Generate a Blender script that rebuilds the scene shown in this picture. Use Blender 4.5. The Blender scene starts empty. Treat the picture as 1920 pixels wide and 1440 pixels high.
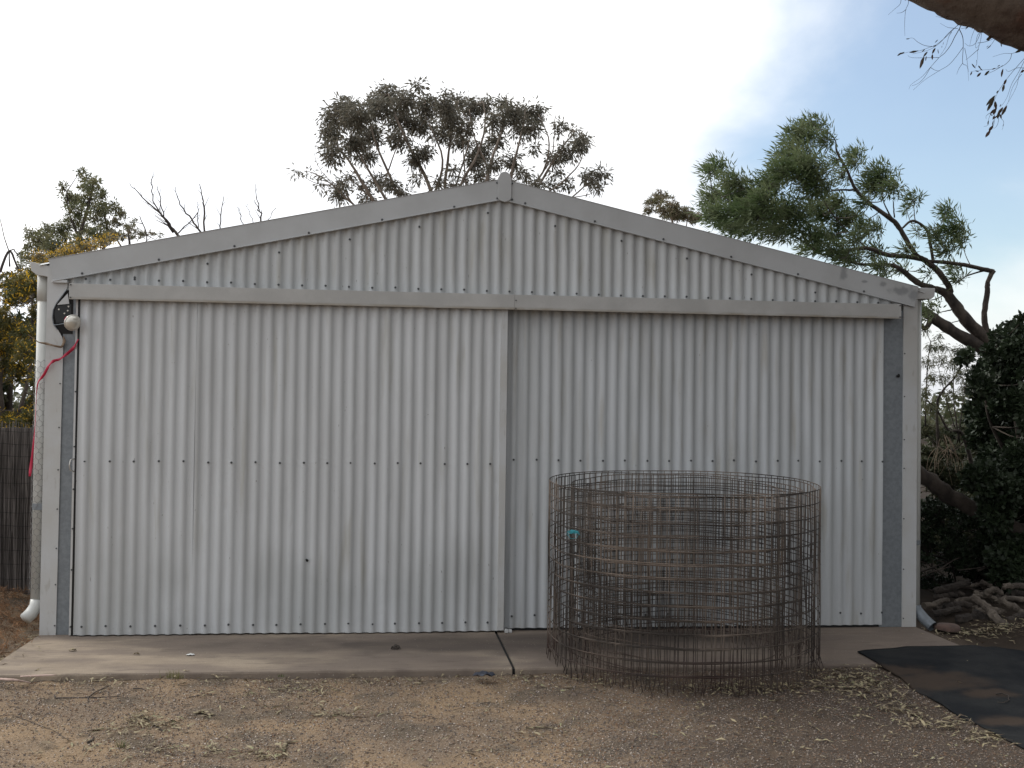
import bpy, math, random
import numpy as np
from mathutils import Vector
random.seed(7); rng = np.random.default_rng(11)
SC = bpy.context.scene
COL = SC.collection
# ------------------------------------------------------------------ camera
FPX, YAW, PITCH, ROLL = 2075.3, .1139, .0224, .0134
CAM = np.array([2.1589, -7.3794, 1.4778])
def cam_axes():
    cy, sy, cp, sp = math.cos(YAW), math.sin(YAW), math.cos(PITCH), math.sin(PITCH)
    f = np.array([sy*cp, cy*cp, sp]); r = np.array([cy, -sy, 0.]); u = np.cross(r, f)
    cr, sr = math.cos(ROLL), math.sin(ROLL)
    return cr*r+sr*u, -sr*r+cr*u, f
RT, UP, FW = cam_axes()
cam_d = bpy.data.cameras.new('camera'); cam = bpy.data.objects.new('camera', cam_d); COL.objects.link(cam)
cam_d.sensor_width = 36; cam_d.lens = 36*FPX/1920; cam_d.clip_end = 2000
from mathutils import Matrix
cam.matrix_world = Matrix([[RT[0], UP[0], -FW[0], CAM[0]], [RT[1], UP[1], -FW[1], CAM[1]], [RT[2], UP[2], -FW[2], CAM[2]], [0, 0, 0, 1]])
SC.camera = cam
def ray(u, v): return FW + RT*((u-960)/FPX) + UP*((720-v)/FPX)
def at(u, v, Y=0.0):
    d = ray(u, v); return CAM + d*((Y-CAM[1])/d[1])
def atz(u, v, Z=0.0):
    d = ray(u, v); return CAM + d*((Z-CAM[2])/d[2])
# ------------------------------------------------------------------ world
SUN_EL, SUN_AZ = math.radians(44), math.radians(-56)      # azimuth from +Y (behind the shed), towards the left
SC.view_settings.view_transform = 'Standard'; SC.view_settings.look = 'None'
SC.view_settings.gamma = 1; SC.view_settings.use_curve_mapping = False
SC.view_settings.exposure = 0.0
W = bpy.data.worlds.new('World'); SC.world = W; W.use_nodes = True
nt = W.node_tree; nt.nodes.clear()
def wn(t, **k):
    n = nt.nodes.new(t)
    for a, b in k.items(): setattr(n, a, b)
    return n
L = nt.links.new
out = wn('ShaderNodeOutputWorld')
bg = wn('ShaderNodeBackground'); bg.inputs[1].default_value = 0.15
sky = wn('ShaderNodeTexSky', sky_type='NISHITA', sun_disc=False, sun_elevation=SUN_EL, sun_rotation=SUN_AZ, air_density=1.25, dust_density=0.3, ozone_density=3.0)
L(sky.outputs[0], bg.inputs[0])
bgc = wn('ShaderNodeBackground'); bgc.inputs[1].default_value = 1.0
tc = wn('ShaderNodeTexCoord')
mp = wn('ShaderNodeMapping'); mp.inputs['Scale'].default_value = (1, 1, 1.7); mp.inputs['Location'].default_value = (5, 5, 1); L(tc.outputs['Generated'], mp.inputs[0])
no = wn('ShaderNodeTexNoise'); no.inputs['Scale'].default_value = 2.3; no.inputs['Detail'].default_value = 9; no.inputs['Roughness'].default_value = .52; no.inputs['Distortion'].default_value = .25
L(mp.outputs[0], no.inputs['Vector'])
clear_dir = ray(2440, 130); clear_dir = clear_dir/np.linalg.norm(clear_dir)
dt = wn('ShaderNodeVectorMath', operation='DOT_PRODUCT'); L(tc.outputs['Generated'], dt.inputs[0]); dt.inputs[1].default_value = clear_dir
cap = wn('ShaderNodeMapRange', interpolation_type='SMOOTHSTEP'); L(dt.outputs['Value'], cap.inputs[0])
cap.inputs[1].default_value = .845; cap.inputs[2].default_value = .97; cap.inputs[3].default_value = 0; cap.inputs[4].default_value = .62
sz = wn('ShaderNodeSeparateXYZ'); L(tc.outputs['Generated'], sz.inputs[0])
hz = wn('ShaderNodeMapRange', interpolation_type='SMOOTHSTEP'); L(sz.outputs[2], hz.inputs[0]); hz.inputs[1].default_value = -.04; hz.inputs[2].default_value = .17
cm2 = wn('ShaderNodeMath', operation='MULTIPLY'); L(cap.outputs[0], cm2.inputs[0]); L(hz.outputs[0], cm2.inputs[1])
sb = wn('ShaderNodeMath', operation='SUBTRACT'); L(no.outputs[0], sb.inputs[0]); L(cm2.outputs[0], sb.inputs[1])
cm = wn('ShaderNodeMapRange', interpolation_type='SMOOTHSTEP'); L(sb.outputs[0], cm.inputs[0])
cm.inputs[1].default_value = .0; cm.inputs[2].default_value = .34
cm.inputs[3].default_value = .15; cm.inputs[4].default_value = 1
cr_ = wn('ShaderNodeValToRGB'); L(no.outputs[0], cr_.inputs[0])
cr_.color_ramp.elements[0].position = .30; cr_.color_ramp.elements[0].color = (.70, .74, .82, 1)
cr_.color_ramp.elements[1].position = .62; cr_.color_ramp.elements[1].color = (1.08, 1.08, 1.07, 1)
L(cr_.outputs[0], bgc.inputs[0])
# cloud is brightest round the hidden sun, greyer on the far side of the sky
sdir = wn('ShaderNodeVectorMath', operation='DOT_PRODUCT'); L(tc.outputs['Generated'], sdir.inputs[0])
sdir.inputs[1].default_value = (math.sin(SUN_AZ)*math.cos(SUN_EL), math.cos(SUN_AZ)*math.cos(SUN_EL), math.sin(SUN_EL))
sr_ = wn('ShaderNodeMapRange'); L(sdir.outputs['Value'], sr_.inputs[0]); sr_.inputs[1].default_value = -.7; sr_.inputs[2].default_value = .95; sr_.inputs[3].default_value = .30; sr_.inputs[4].default_value = 1.75
L(sr_.outputs[0], bgc.inputs[1])
mx = wn('ShaderNodeMixShader'); L(cm.outputs[0], mx.inputs[0]); L(bg.outputs[0], mx.inputs[1]); L(bgc.outputs[0], mx.inputs[2]); L(mx.outputs[0], out.inputs[0])
sd = bpy.data.lights.new('sun', 'SUN'); sd.energy = 1.6; sd.angle = math.radians(18); sd.color = (1, .95, .86)
sun = bpy.data.objects.new('sun', sd); COL.objects.link(sun)
sv = Vector((math.sin(SUN_AZ)*math.cos(SUN_EL), math.cos(SUN_AZ)*math.cos(SUN_EL), math.sin(SUN_EL)))
sun.rotation_euler = sv.to_track_quat('Z', 'Y').to_euler(); sun.location = (0, 0, 20)

# ------------------------------------------------------------------ helpers
def tag(o, label=None, cat=None, group=None, kind=None):
    if label: o['label'] = label
    if cat: o['category'] = cat
    if group: o['group'] = group
    if kind: o['kind'] = kind
    return o
def empty(name, loc, label, cat, group=None):
    o = bpy.data.objects.new(name, None); COL.objects.link(o); o.location = loc; o.empty_display_size = .1
    return tag(o, label, cat, group)
class MB:
    def __init__(s): s.v = []; s.f = []; s.smooth = False
    def add(s, vs, fs):
        b = len(s.v); s.v += [tuple(map(float, p)) for p in vs]; s.f += [tuple(i+b for i in f) for f in fs]; return s
    def box(s, a, b):
        x0, y0, z0 = a; x1, y1, z1 = b
        return s.add([(x0,y0,z0),(x1,y0,z0),(x1,y1,z0),(x0,y1,z0),(x0,y0,z1),(x1,y0,z1),(x1,y1,z1),(x0,y1,z1)],
                     [(0,3,2,1),(4,5,6,7),(0,1,5,4),(1,2,6,5),(2,3,7,6),(3,0,4,7)])
    def prism(s, poly, y0, y1):      # poly in XZ, extruded along Y
        n = len(poly); vs = [(x, y0, z) for x, z in poly]+[(x, y1, z) for x, z in poly]
        fs = [tuple(range(n)), tuple(range(2*n-1, n-1, -1))]+[(i, i+n, (i+1) % n+n, (i+1) % n) for i in range(n)]
        return s.add(vs, fs)
    def tube(s, pts, rad, sides=6, cap=True, rough=0):
        P = np.array(pts, float); n = len(P)
        R = np.full(n, rad, float) if np.isscalar(rad) else np.array(rad, float)
        T = np.gradient(P, axis=0); T /= np.linalg.norm(T, axis=1)[:, None]+1e-9
        up = np.array([0, 0, 1.]) if abs(T[0][2]) < .9 else np.array([1., 0, 0])
        a = np.cross(T[0], up); a /= np.linalg.norm(a); V = []
        for i in range(n):
            a = a - T[i]*a.dot(T[i]); a /= np.linalg.norm(a)+1e-9; b = np.cross(T[i], a)
            for k in range(sides):
                t = 2*math.pi*k/sides; r = R[i]*(1+(random.random()-.5)*rough)
                V.append(P[i]+r*(math.cos(t)*a+math.sin(t)*b))
        F = [(i*sides+k, i*sides+(k+1) % sides, (i+1)*sides+(k+1) % sides, (i+1)*sides+k) for i in range(n-1) for k in range(sides)]
        if cap: F += [tuple(range(sides-1, -1, -1)), tuple(range((n-1)*sides, n*sides))]
        return s.add(V, F)
    def build(s, name, mat, parent=None, smooth=None, bevel=0):
        me = bpy.data.meshes.new(name); me.from_pydata(s.v, [], s.f); me.update()
        o = bpy.data.objects.new(name, me); COL.objects.link(o)
        if mat: me.materials.append(mat)
        if smooth if smooth is not None else s.smooth: me.polygons.foreach_set('use_smooth', [True]*len(me.polygons))
        if parent:
            o.parent = parent
            # children built in world coordinates: undo the parents' offsets
            off = Vector((0, 0, 0)); p = parent
            while p: off += p.location; p = p.parent
            me.transform(Matrix.Translation(-off))
        if bevel:
            m = o.modifiers.new('b', 'BEVEL'); m.width = bevel; m.segments = 2; m.limit_method = 'ANGLE'
        return o
def quads_obj(name, V, mat, parent=None, kind=None, tri=False):
    """V: (N,4,3) array of quads -> one mesh object"""
    N, k = V.shape[:2]
    me = bpy.data.meshes.new(name); me.vertices.add(N*k); me.vertices.foreach_set('co', V.reshape(-1).astype(np.float32))
    me.loops.add(N*k); me.loops.foreach_set('vertex_index', np.arange(N*k, dtype=np.int32))
    me.polygons.add(N); me.polygons.foreach_set('loop_start', np.arange(0, N*k, k, dtype=np.int32)); me.polygons.foreach_set('loop_total', np.full(N, k, np.int32))
    me.update(calc_edges=True); me.materials.append(mat)
    o = bpy.data.objects.new(name, me); COL.objects.link(o)
    if parent:
        o.parent = parent; me.transform(Matrix.Translation(-parent.location))
    if kind: o['kind'] = kind
    return o
# ------------------------------------------------------------------ materials
def mat(name, base, rough=.6, metal=0, var=0, vscale=5, col2=None, bump=0, bscale=40, streak=0, spec=.5, stretch=(1, 1, 1), fine=0, detail=6, transl=0, ramp=(.35, .65)):
    m = bpy.data.materials.new(name); m.use_nodes = True; t = m.node_tree; p = t.nodes['Principled BSDF']
    p.inputs['Roughness'].default_value = rough; p.inputs['Metallic'].default_value = metal; p.inputs['Specular IOR Level'].default_value = spec
    c = base+(1,) if len(base) == 3 else base
    p.inputs['Base Color'].default_value = c
    tcn = t.nodes.new('ShaderNodeTexCoord'); ob = tcn.outputs['Object']
    geo = t.nodes.new('ShaderNodeNewGeometry'); ob = geo.outputs['Position']
    last = None
    if col2 is not None:
        mpn = t.nodes.new('ShaderNodeMapping'); mpn.inputs['Scale'].default_value = stretch; t.links.new(ob, mpn.inputs[0])
        n = t.nodes.new('ShaderNodeTexNoise'); n.inputs['Scale'].default_value = vscale; n.inputs['Detail'].default_value = detail; n.inputs['Roughness'].default_value = .6
        t.links.new(mpn.outputs[0], n.inputs['Vector'])
        r = t.nodes.new('ShaderNodeMapRange'); r.interpolation_type = 'SMOOTHSTEP'; r.inputs[1].default_value = ramp[0]; r.inputs[2].default_value = ramp[1]; t.links.new(n.outputs[0], r.inputs[0])
        x = t.nodes.new('ShaderNodeMix'); x.data_type = 'RGBA'; x.inputs[6].default_value = c; x.inputs[7].default_value = tuple(col2)+(1,)
        t.links.new(r.outputs[0], x.inputs[0]); last = x.outputs[2]
    if fine:
        n = t.nodes.new('ShaderNodeTexNoise'); n.inputs['Scale'].default_value = 260; n.inputs['Detail'].default_value = 2; t.links.new(ob, n.inputs['Vector'])
        r = t.nodes.new('ShaderNodeMapRange'); r.inputs[1].default_value = .3; r.inputs[2].default_value = .7; r.inputs[3].default_value = 1-fine; r.inputs[4].default_value = 1+fine; t.links.new(n.outputs[0], r.inputs[0])
        x = t.nodes.new('ShaderNodeMix'); x.data_type = 'RGBA'; x.blend_type = 'MULTIPLY'; x.inputs[0].default_value = 1
        if last: t.links.new(last, x.inputs[6])
        else: x.inputs[6].default_value = c
        t.links.new(r.outputs[0], x.inputs[7]); last = x.outputs[2]
    if last: t.links.new(last, p.inputs['Base Color'])
    if bump:
        n = t.nodes.new('ShaderNodeTexNoise'); n.inputs['Scale'].default_value = bscale; n.inputs['Detail'].default_value = 5; t.links.new(ob, n.inputs['Vector'])
        b = t.nodes.new('ShaderNodeBump'); b.inputs['Strength'].default_value = 1; b.inputs['Distance'].default_value = bump; t.links.new(n.outputs[0], b.inputs['Height']); t.links.new(b.outputs[0], p.inputs['Normal'])
    if transl:
        tr = t.nodes.new('ShaderNodeBsdfTranslucent'); ms = t.nodes.new('ShaderNodeMixShader'); ms.inputs[0].default_value = transl
        if last: t.links.new(last, tr.inputs[0])
        else: tr.inputs[0].default_value = c
        o = t.nodes['Material Output']; t.links.new(p.outputs[0], ms.inputs[1]); t.links.new(tr.outputs[0], ms.inputs[2]); t.links.new(ms.outputs[0], o.inputs[0])
    return m
def mixin(m, factor_builder, colour):
    """lay a further stain or painted-shade colour over a material's base colour; factor_builder(t, position) -> output socket 0..1"""
    t = m.node_tree; p = t.nodes['Principled BSDF']; inp = p.inputs['Base Color']
    geo = t.nodes.new('ShaderNodeNewGeometry')
    fac = factor_builder(t, geo.outputs['Position'])
    x = t.nodes.new('ShaderNodeMix'); x.data_type = 'RGBA'; x.inputs[7].default_value = tuple(colour)+(1,)
    if inp.links: t.links.new(inp.links[0].from_socket, x.inputs[6])
    else: x.inputs[6].default_value = inp.default_value
    t.links.new(fac, x.inputs[0]); t.links.new(x.outputs[2], inp)
def f_noise(scale, lo, hi, amt, stretch=(1, 1, 1), zr=None, seed=0, detail=5):
    """noise mask, optionally limited to a height range zr=(z_full, z_none)"""
    def f(t, pos):
        mpn = t.nodes.new('ShaderNodeMapping'); mpn.inputs['Scale'].default_value = stretch; mpn.inputs['Location'].default_value = (seed, seed*.7, seed*1.3); t.links.new(pos, mpn.inputs[0])
        n = t.nodes.new('ShaderNodeTexNoise'); n.inputs['Scale'].default_value = scale; n.inputs['Detail'].default_value = detail; t.links.new(mpn.outputs[0], n.inputs['Vector'])
        r = t.nodes.new('ShaderNodeMapRange'); r.interpolation_type = 'SMOOTHSTEP'; r.inputs[1].default_value = lo; r.inputs[2].default_value = hi; r.inputs[4].default_value = amt; t.links.new(n.outputs[0], r.inputs[0])
        o = r.outputs[0]
        if zr:
            s = t.nodes.new('ShaderNodeSeparateXYZ'); t.links.new(pos, s.inputs[0])
            q = t.nodes.new('ShaderNodeMapRange'); q.interpolation_type = 'SMOOTHSTEP'; q.inputs[1].default_value = zr[0]; q.inputs[2].default_value = zr[1]; q.inputs[3].default_value = 1; q.inputs[4].default_value = 0; t.links.new(s.outputs[2], q.inputs[0])
            mm = t.nodes.new('ShaderNodeMath'); mm.operation = 'MULTIPLY'; t.links.new(o, mm.inputs[0]); t.links.new(q.outputs[0], mm.inputs[1]); o = mm.outputs[0]
        return o
    return f
def f_spots(spots, amt, nscale=12):
    """soft smudges and painted shade at given world points: (x,y,z,rx,rz)"""
    def f(t, pos):
        n = t.nodes.new('ShaderNodeTexNoise'); n.inputs['Scale'].default_value = nscale; n.inputs['Detail'].default_value = 4; t.links.new(pos, n.inputs['Vector'])
        acc = None
        for (x, y, z, rx, ry, rz) in spots:
            a = t.nodes.new('ShaderNodeVectorMath'); a.operation = 'SUBTRACT'; t.links.new(pos, a.inputs[0]); a.inputs[1].default_value = (x, y, z)
            d = t.nodes.new('ShaderNodeVectorMath'); d.operation = 'DIVIDE'; t.links.new(a.outputs[0], d.inputs[0]); d.inputs[1].default_value = (rx, ry, rz)
            l = t.nodes.new('ShaderNodeVectorMath'); l.operation = 'LENGTH'; t.links.new(d.outputs[0], l.inputs[0])
            ad = t.nodes.new('ShaderNodeMath'); ad.operation = 'MULTIPLY_ADD'; t.links.new(n.outputs[0], ad.inputs[0]); ad.inputs[1].default_value = 1.6; t.links.new(l.outputs['Value'], ad.inputs[2])
            r = t.nodes.new('ShaderNodeMapRange'); r.interpolation_type = 'SMOOTHSTEP'; r.inputs[1].default_value = 1.1; r.inputs[2].default_value = 2.0; r.inputs[3].default_value = amt; r.inputs[4].default_value = 0; t.links.new(ad.outputs[0], r.inputs[0])
            if acc is None: acc = r.outputs[0]
            else:
                q = t.nodes.new('ShaderNodeMath'); q.operation = 'MAXIMUM'; t.links.new(acc, q.inputs[0]); t.links.new(r.outputs[0], q.inputs[1]); acc = q.outputs[0]
        return acc
    return f
# painted sheet: sheets dulled by dust running down them
def painted(name, base, col2, **k):
    m = mat(name, base, rough=.42, col2=col2, vscale=2.2, stretch=(3, 1, .35), bump=.0006, bscale=9, fine=.03, **k)
    return m
M_sheet = painted('painted_sheet', (.55, .57, .585), (.48, .495, .505))
mixin(M_sheet, f_noise(14, .56, .80, .55, (1, 1, .10), seed=3), (.34, .33, .28))       # vertical dirt runs
mixin(M_sheet, f_noise(2.2, .30, .62, .42, (1, 1, .8), zr=(.38, .74), seed=9), (.34, .355, .35))   # splash grime low down
mixin(M_sheet, f_noise(75, .745, .78, .7, (1, 1, .3), seed=5, detail=2), (.12, .11, .10))   # little scratches and specks
M_sheet_r = painted('painted_sheet_greyer', (.515, .54, .56), (.445, .465, .475))
mixin(M_sheet_r, f_noise(14, .52, .78, .6, (1, 1, .12), seed=13), (.33, .31, .26))
mixin(M_sheet_r, f_noise(75, .745, .78, .7, (1, 1, .3), seed=15, detail=2), (.12, .11, .10))
M_gable = painted('gable_sheet', (.51, .53, .54), (.435, .45, .455))
mixin(M_gable, f_noise(12, .50, .78, .6, (1, 1, .15), seed=23), (.33, .32, .27))
mixin(M_gable, f_noise(75, .735, .77, .7, (1, 1, .3), seed=25, detail=2), (.13, .12, .11))
M_trim = mat('painted_flashing', (.52, .535, .545), rough=.42, col2=(.48, .48, .465), vscale=3, bump=.0012, bscale=5, fine=.03)
mixin(M_trim, f_noise(30, .62, .74, .4, (1, 1, .3), seed=31), (.30, .28, .24))
M_barge = mat('barge_flashing', (.46, .475, .485), rough=.4, col2=(.41, .42, .425), vscale=2.5, bump=.0015, bscale=4, fine=.03)
mixin(M_barge, f_spots([tuple(at(1581, 514, -.04))+(.03, .3, .06), tuple(at(1690, 545, -.04))+(.10, .3, .035), tuple(at(1712, 553, -.04))+(.05, .3, .05), tuple(at(1655, 533, -.04))+(.03, .3, .02), tuple(at(1620, 528, -.04))+(.03, .3, .01)], .62, 28), (.17, .18, .19))
M_rail = mat('track_cover', (.45, .45, .44), rough=.45, col2=(.39, .39, .38), vscale=4, bump=.001, bscale=5, fine=.05)
mixin(M_rail, f_noise(7, .2, .7, .8, (1, 1, 3), zr=(2.140, 2.155), seed=2), (.27, .23, .17))
M_galv = mat('galvanised_strip', (.235, .26, .28), rough=.5, metal=.35, col2=(.19, .21, .23), vscale=45, bump=.0004, bscale=60)
M_pipe = mat('downpipe_paint', (.56, .57, .55), rough=.4, col2=(.48, .485, .46), vscale=5, stretch=(1, 1, .3))
M_pipe_galv = mat('downpipe_galvanised', (.22, .25, .28), rough=.5, metal=.3, col2=(.16, .18, .20), vscale=10)
M_screw = mat('screw_head', (.06, .065, .07), rough=.5)
M_dark = mat('black_bracket', (.012, .014, .016), rough=.35)
M_void = mat('dark_interior', (.02, .02, .02), rough=1)
M_conc = mat('concrete', (.345, .285, .22), rough=.95, col2=(.285, .232, .178), vscale=3, bump=.0025, bscale=60, fine=.16, spec=.2)
mixin(M_conc, f_noise(1.7, .36, .60, .85, (1.0, 2.6, 1), seed=6), (.19, .155, .13))
mixin(M_conc, f_spots([(4.6, -.5, 0, 2.6, 1.2, .5)], .70, 2), (.155, .125, .108))  # shade over the right end, painted into the concrete colour
mixin(M_conc, f_spots([(3.0, -.42, 0, 1.9, .32, .5), (4.2, -.30, 0, .9, .26, .5), (2.2, -.40, 0, .6, .14, .5)], .8, 3), (.085, .070, .062))
mixin(M_conc, f_noise(5, .52, .75, .6, (1, 3.5, 1), seed=46), (.13, .105, .09))
mixin(M_conc, f_noise(90, .70, .74, .6, seed=8, detail=2), (.55, .52, .46))
M_ground = mat('gravelly_earth', (.25, .178, .113), rough=1, col2=(.17, .128, .093), vscale=1.6, bump=.006, bscale=55, fine=.33, spec=.1, ramp=(.38, .62), detail=9)
mixin(M_ground, f_noise(3.4, .50, .64, .8, seed=12, detail=10), (.105, .086, .066))
mixin(M_ground, f_noise(120, .60, .66, .75, seed=14, detail=3), (.42, .36, .30))
mixin(M_ground, f_noise(95, .60, .66, .8, seed=17, detail=3), (.06, .05, .047))
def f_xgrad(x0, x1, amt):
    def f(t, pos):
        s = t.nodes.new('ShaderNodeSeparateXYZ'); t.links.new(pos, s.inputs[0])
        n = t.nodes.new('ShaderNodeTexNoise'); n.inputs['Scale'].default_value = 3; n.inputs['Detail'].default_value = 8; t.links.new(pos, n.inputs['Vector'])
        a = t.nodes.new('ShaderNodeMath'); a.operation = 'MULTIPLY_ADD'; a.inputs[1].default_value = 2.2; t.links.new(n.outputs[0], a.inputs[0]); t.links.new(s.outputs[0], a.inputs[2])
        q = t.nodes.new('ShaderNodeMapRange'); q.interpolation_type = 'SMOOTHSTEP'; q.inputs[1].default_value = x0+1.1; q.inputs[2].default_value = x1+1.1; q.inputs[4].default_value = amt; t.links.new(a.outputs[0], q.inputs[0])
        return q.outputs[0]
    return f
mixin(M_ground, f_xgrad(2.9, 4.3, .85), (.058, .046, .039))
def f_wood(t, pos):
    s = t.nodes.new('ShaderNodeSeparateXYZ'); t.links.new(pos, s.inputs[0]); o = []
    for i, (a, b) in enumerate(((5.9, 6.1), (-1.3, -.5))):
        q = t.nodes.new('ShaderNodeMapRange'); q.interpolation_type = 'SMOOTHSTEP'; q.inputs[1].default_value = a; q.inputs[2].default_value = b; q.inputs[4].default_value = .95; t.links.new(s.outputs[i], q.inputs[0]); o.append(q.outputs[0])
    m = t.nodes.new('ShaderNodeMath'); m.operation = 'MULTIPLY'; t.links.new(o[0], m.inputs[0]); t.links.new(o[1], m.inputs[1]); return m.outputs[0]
mixin(M_ground, f_wood, (.034, .026, .020))       # much darker earth round the wood heap at the right
M_gravel = mat('gravel_stone', (.235, .19, .15), rough=.9, col2=(.10, .082, .075), vscale=70, detail=1, ramp=(.42, .58), spec=.3)
mixin(M_gravel, f_noise(60, .54, .58, .9, seed=88, detail=1), (.20, .115, .065))
mixin(M_gravel, f_noise(85, .60, .66, .9, seed=77, detail=1), (.55, .48, .42))
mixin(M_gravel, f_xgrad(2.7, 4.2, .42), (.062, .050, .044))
M_mat = mat('black_rubber', (.012, .0135, .016), rough=.95, spec=.12, col2=(.024, .025, .026), vscale=3, bump=.002, bscale=30, fine=.25)
mixin(M_mat, f_spots([tuple(atz(1755, 1272, 0))+(.34, .22, .5), tuple(atz(1690, 1256, 0))+(.22, .14, .5), tuple(atz(1850, 1290, 0))+(.22, .10, .5), tuple(atz(1885, 1338, 0))+(.16, .10, .5)], .75, 7), (.062, .045, .034))
M_rust = mat('rusted_wire', (.042, .034, .029), rough=.8, col2=(.19, .15, .12), vscale=2.6, ramp=(.42, .66), metal=.1)
mixin(M_rust, f_noise(2.2, .35, .6, .85, zr=(.06, .22), seed=3), (.042, .020, .016))
M_bark = mat('grey_bark', (.095, .076, .062), rough=.95, col2=(.040, .032, .028), vscale=9, stretch=(1, 1, .4), bump=.012, bscale=18)
M_bark_pale = mat('pale_bark', (.30, .25, .21), rough=.9, col2=(.15, .12, .10), vscale=4, bump=.006, bscale=14)
M_gumbark = mat('gum_limb_bark', (.16, .125, .10), rough=.95, col2=(.075, .045, .034), vscale=4.5, stretch=(.6, 1, 1.6), bump=.02, bscale=14)
mixin(M_gumbark, f_noise(3.3, .55, .66, .6, seed=4), (.16, .08, .055))
M_twig = mat('dark_twig', (.06, .048, .042), rough=.9)
M_twig_pale = mat('dry_twig', (.30, .23, .16), rough=.9, col2=(.17, .12, .085), vscale=9)
def leafm(name, a, b, tr=.3, vs=9): return mat(name, a, rough=.5, col2=b, vscale=vs, transl=tr, detail=3, spec=.35, ramp=(.38, .62))
M_leaf_euc = leafm('gum_leaves', (.115, .112, .085), (.185, .165, .13), .4)
M_leaf_green = leafm('wind_swept_leaves', (.085, .125, .048), (.165, .195, .10), .42, 4)
M_leaf_grey = leafm('grey_green_leaves', (.11, .125, .065), (.19, .18, .09), .4)
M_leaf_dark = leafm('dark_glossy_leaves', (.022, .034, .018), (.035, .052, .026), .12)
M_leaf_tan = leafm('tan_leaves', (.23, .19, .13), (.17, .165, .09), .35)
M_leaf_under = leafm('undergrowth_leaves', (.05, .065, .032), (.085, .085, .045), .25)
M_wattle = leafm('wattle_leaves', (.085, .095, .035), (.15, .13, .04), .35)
M_flower = leafm('wattle_flowers', (.72, .46, .035), (.50, .30, .03), .4)
M_leaf_red = leafm('hanging_gum_leaves', (.085, .045, .032), (.06, .055, .035), .3)
M_litter = mat('fallen_leaves', (.32, .27, .17), rough=.8, col2=(.11, .08, .052), vscale=30, detail=2, ramp=(.44, .56), transl=.1)
mixin(M_litter, f_noise(40, .60, .66, .8, seed=55, detail=2), (.30, .31, .17))
M_dry = mat('dry_brown_plants', (.32, .18, .095), rough=.95, col2=(.13, .075, .045), vscale=12, ramp=(.4, .6), transl=.15)
M_brush = mat('brushwood', (.175, .155, .145), rough=.95, col2=(.060, .052, .048), vscale=30, stretch=(1, 1, .06), ramp=(.4, .62))
M_wood = mat('weathered_firewood', (.135, .112, .09), rough=.9, col2=(.06, .048, .039), vscale=9, bump=.006, bscale=25)
M_wood2 = mat('dark_firewood', (.055, .044, .036), rough=.95, col2=(.026, .021, .018), vscale=9, bump=.008, bscale=25)
M_red = mat('red_plastic_tape', (.62, .04, .10), rough=.4, transl=.35)
M_cyan = mat('cyan_twine', (.06, .42, .50), rough=.6, transl=.2)
M_lens = mat('lamp_glass', (.62, .60, .54), rough=.15, metal=.35)
M_lamp_rim = mat('lamp_rim', (.62, .60, .56), rough=.3, metal=.6)
M_net = mat('galvanised_netting', (.20, .20, .20), rough=.6, metal=.4)

# ------------------------------------------------------------------ ground
def sstep(a, b, x):
    t = np.clip((x-a)/(b-a), 0, 1); return t*t*(3-2*t)
def wob(x, y, s, seed):
    r = np.random.default_rng(seed); o = 0
    for i in range(7):
        a = r.uniform(0, 6.28); k = s*r.uniform(.6, 1.8); o = o+np.sin(k*(x*math.cos(a)+y*math.sin(a))+r.uniform(0, 6.28))
    return o/7
def gz(x, y):
    x = np.asarray(x, float); y = np.asarray(y, float)
    h = -.048+.010*wob(x, y, 3.2, 1)+.005*wob(x, y, 11, 2)
    h = h+(.008+.018*sstep(2.2, 5., x))*sstep(-1.9, -1.1, y)*sstep(1.6, .2, y)   # earth washed up against the concrete
    h = h+.006*wob(x, y, 30, 4)*sstep(4, 2.2, np.abs(y+2))
    h = h+.15*sstep(-.02, -.55, x)*sstep(-.85, .1, y)*sstep(3.5, 1, y)   # bank of dry plants at the left corner
    h = h+.07*sstep(5.95, 6.5, x)*sstep(-.9, -.2, y)               # rise under the wood heap
    h = h+.4*wob(x, y, .03, 9)*sstep(30, 90, np.hypot(x, y))
    h = np.where((x > .0) & (x < 5.85) & (y > -1.06) & (y < 6), -.10, h)
    return h
def axis(lo, hi, step, far, n):
    c = np.arange(lo, hi+step/2, step); g = np.geomspace(step*2, far, n)
    return np.concatenate([lo-g[::-1], c, hi+g])
ax = axis(-1.2, 7.6, .025, 900, 36); ay = axis(-4.2, 1.6, .025, 900, 36)
GX, GY = np.meshgrid(ax, ay); GZ = gz(GX, GY)
nx, ny = len(ax), len(ay)
idx = np.arange(nx*ny).reshape(ny, nx)
F = np.stack([idx[:-1, :-1], idx[:-1, 1:], idx[1:, 1:], idx[1:, :-1]], -1).reshape(-1, 4)
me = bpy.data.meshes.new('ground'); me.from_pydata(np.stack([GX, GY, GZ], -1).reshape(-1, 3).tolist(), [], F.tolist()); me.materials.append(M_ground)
me.polygons.foreach_set('use_smooth', [True]*len(me.polygons))
g = bpy.data.objects.new('ground', me); COL.objects.link(g); g['kind'] = 'structure'
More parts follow.
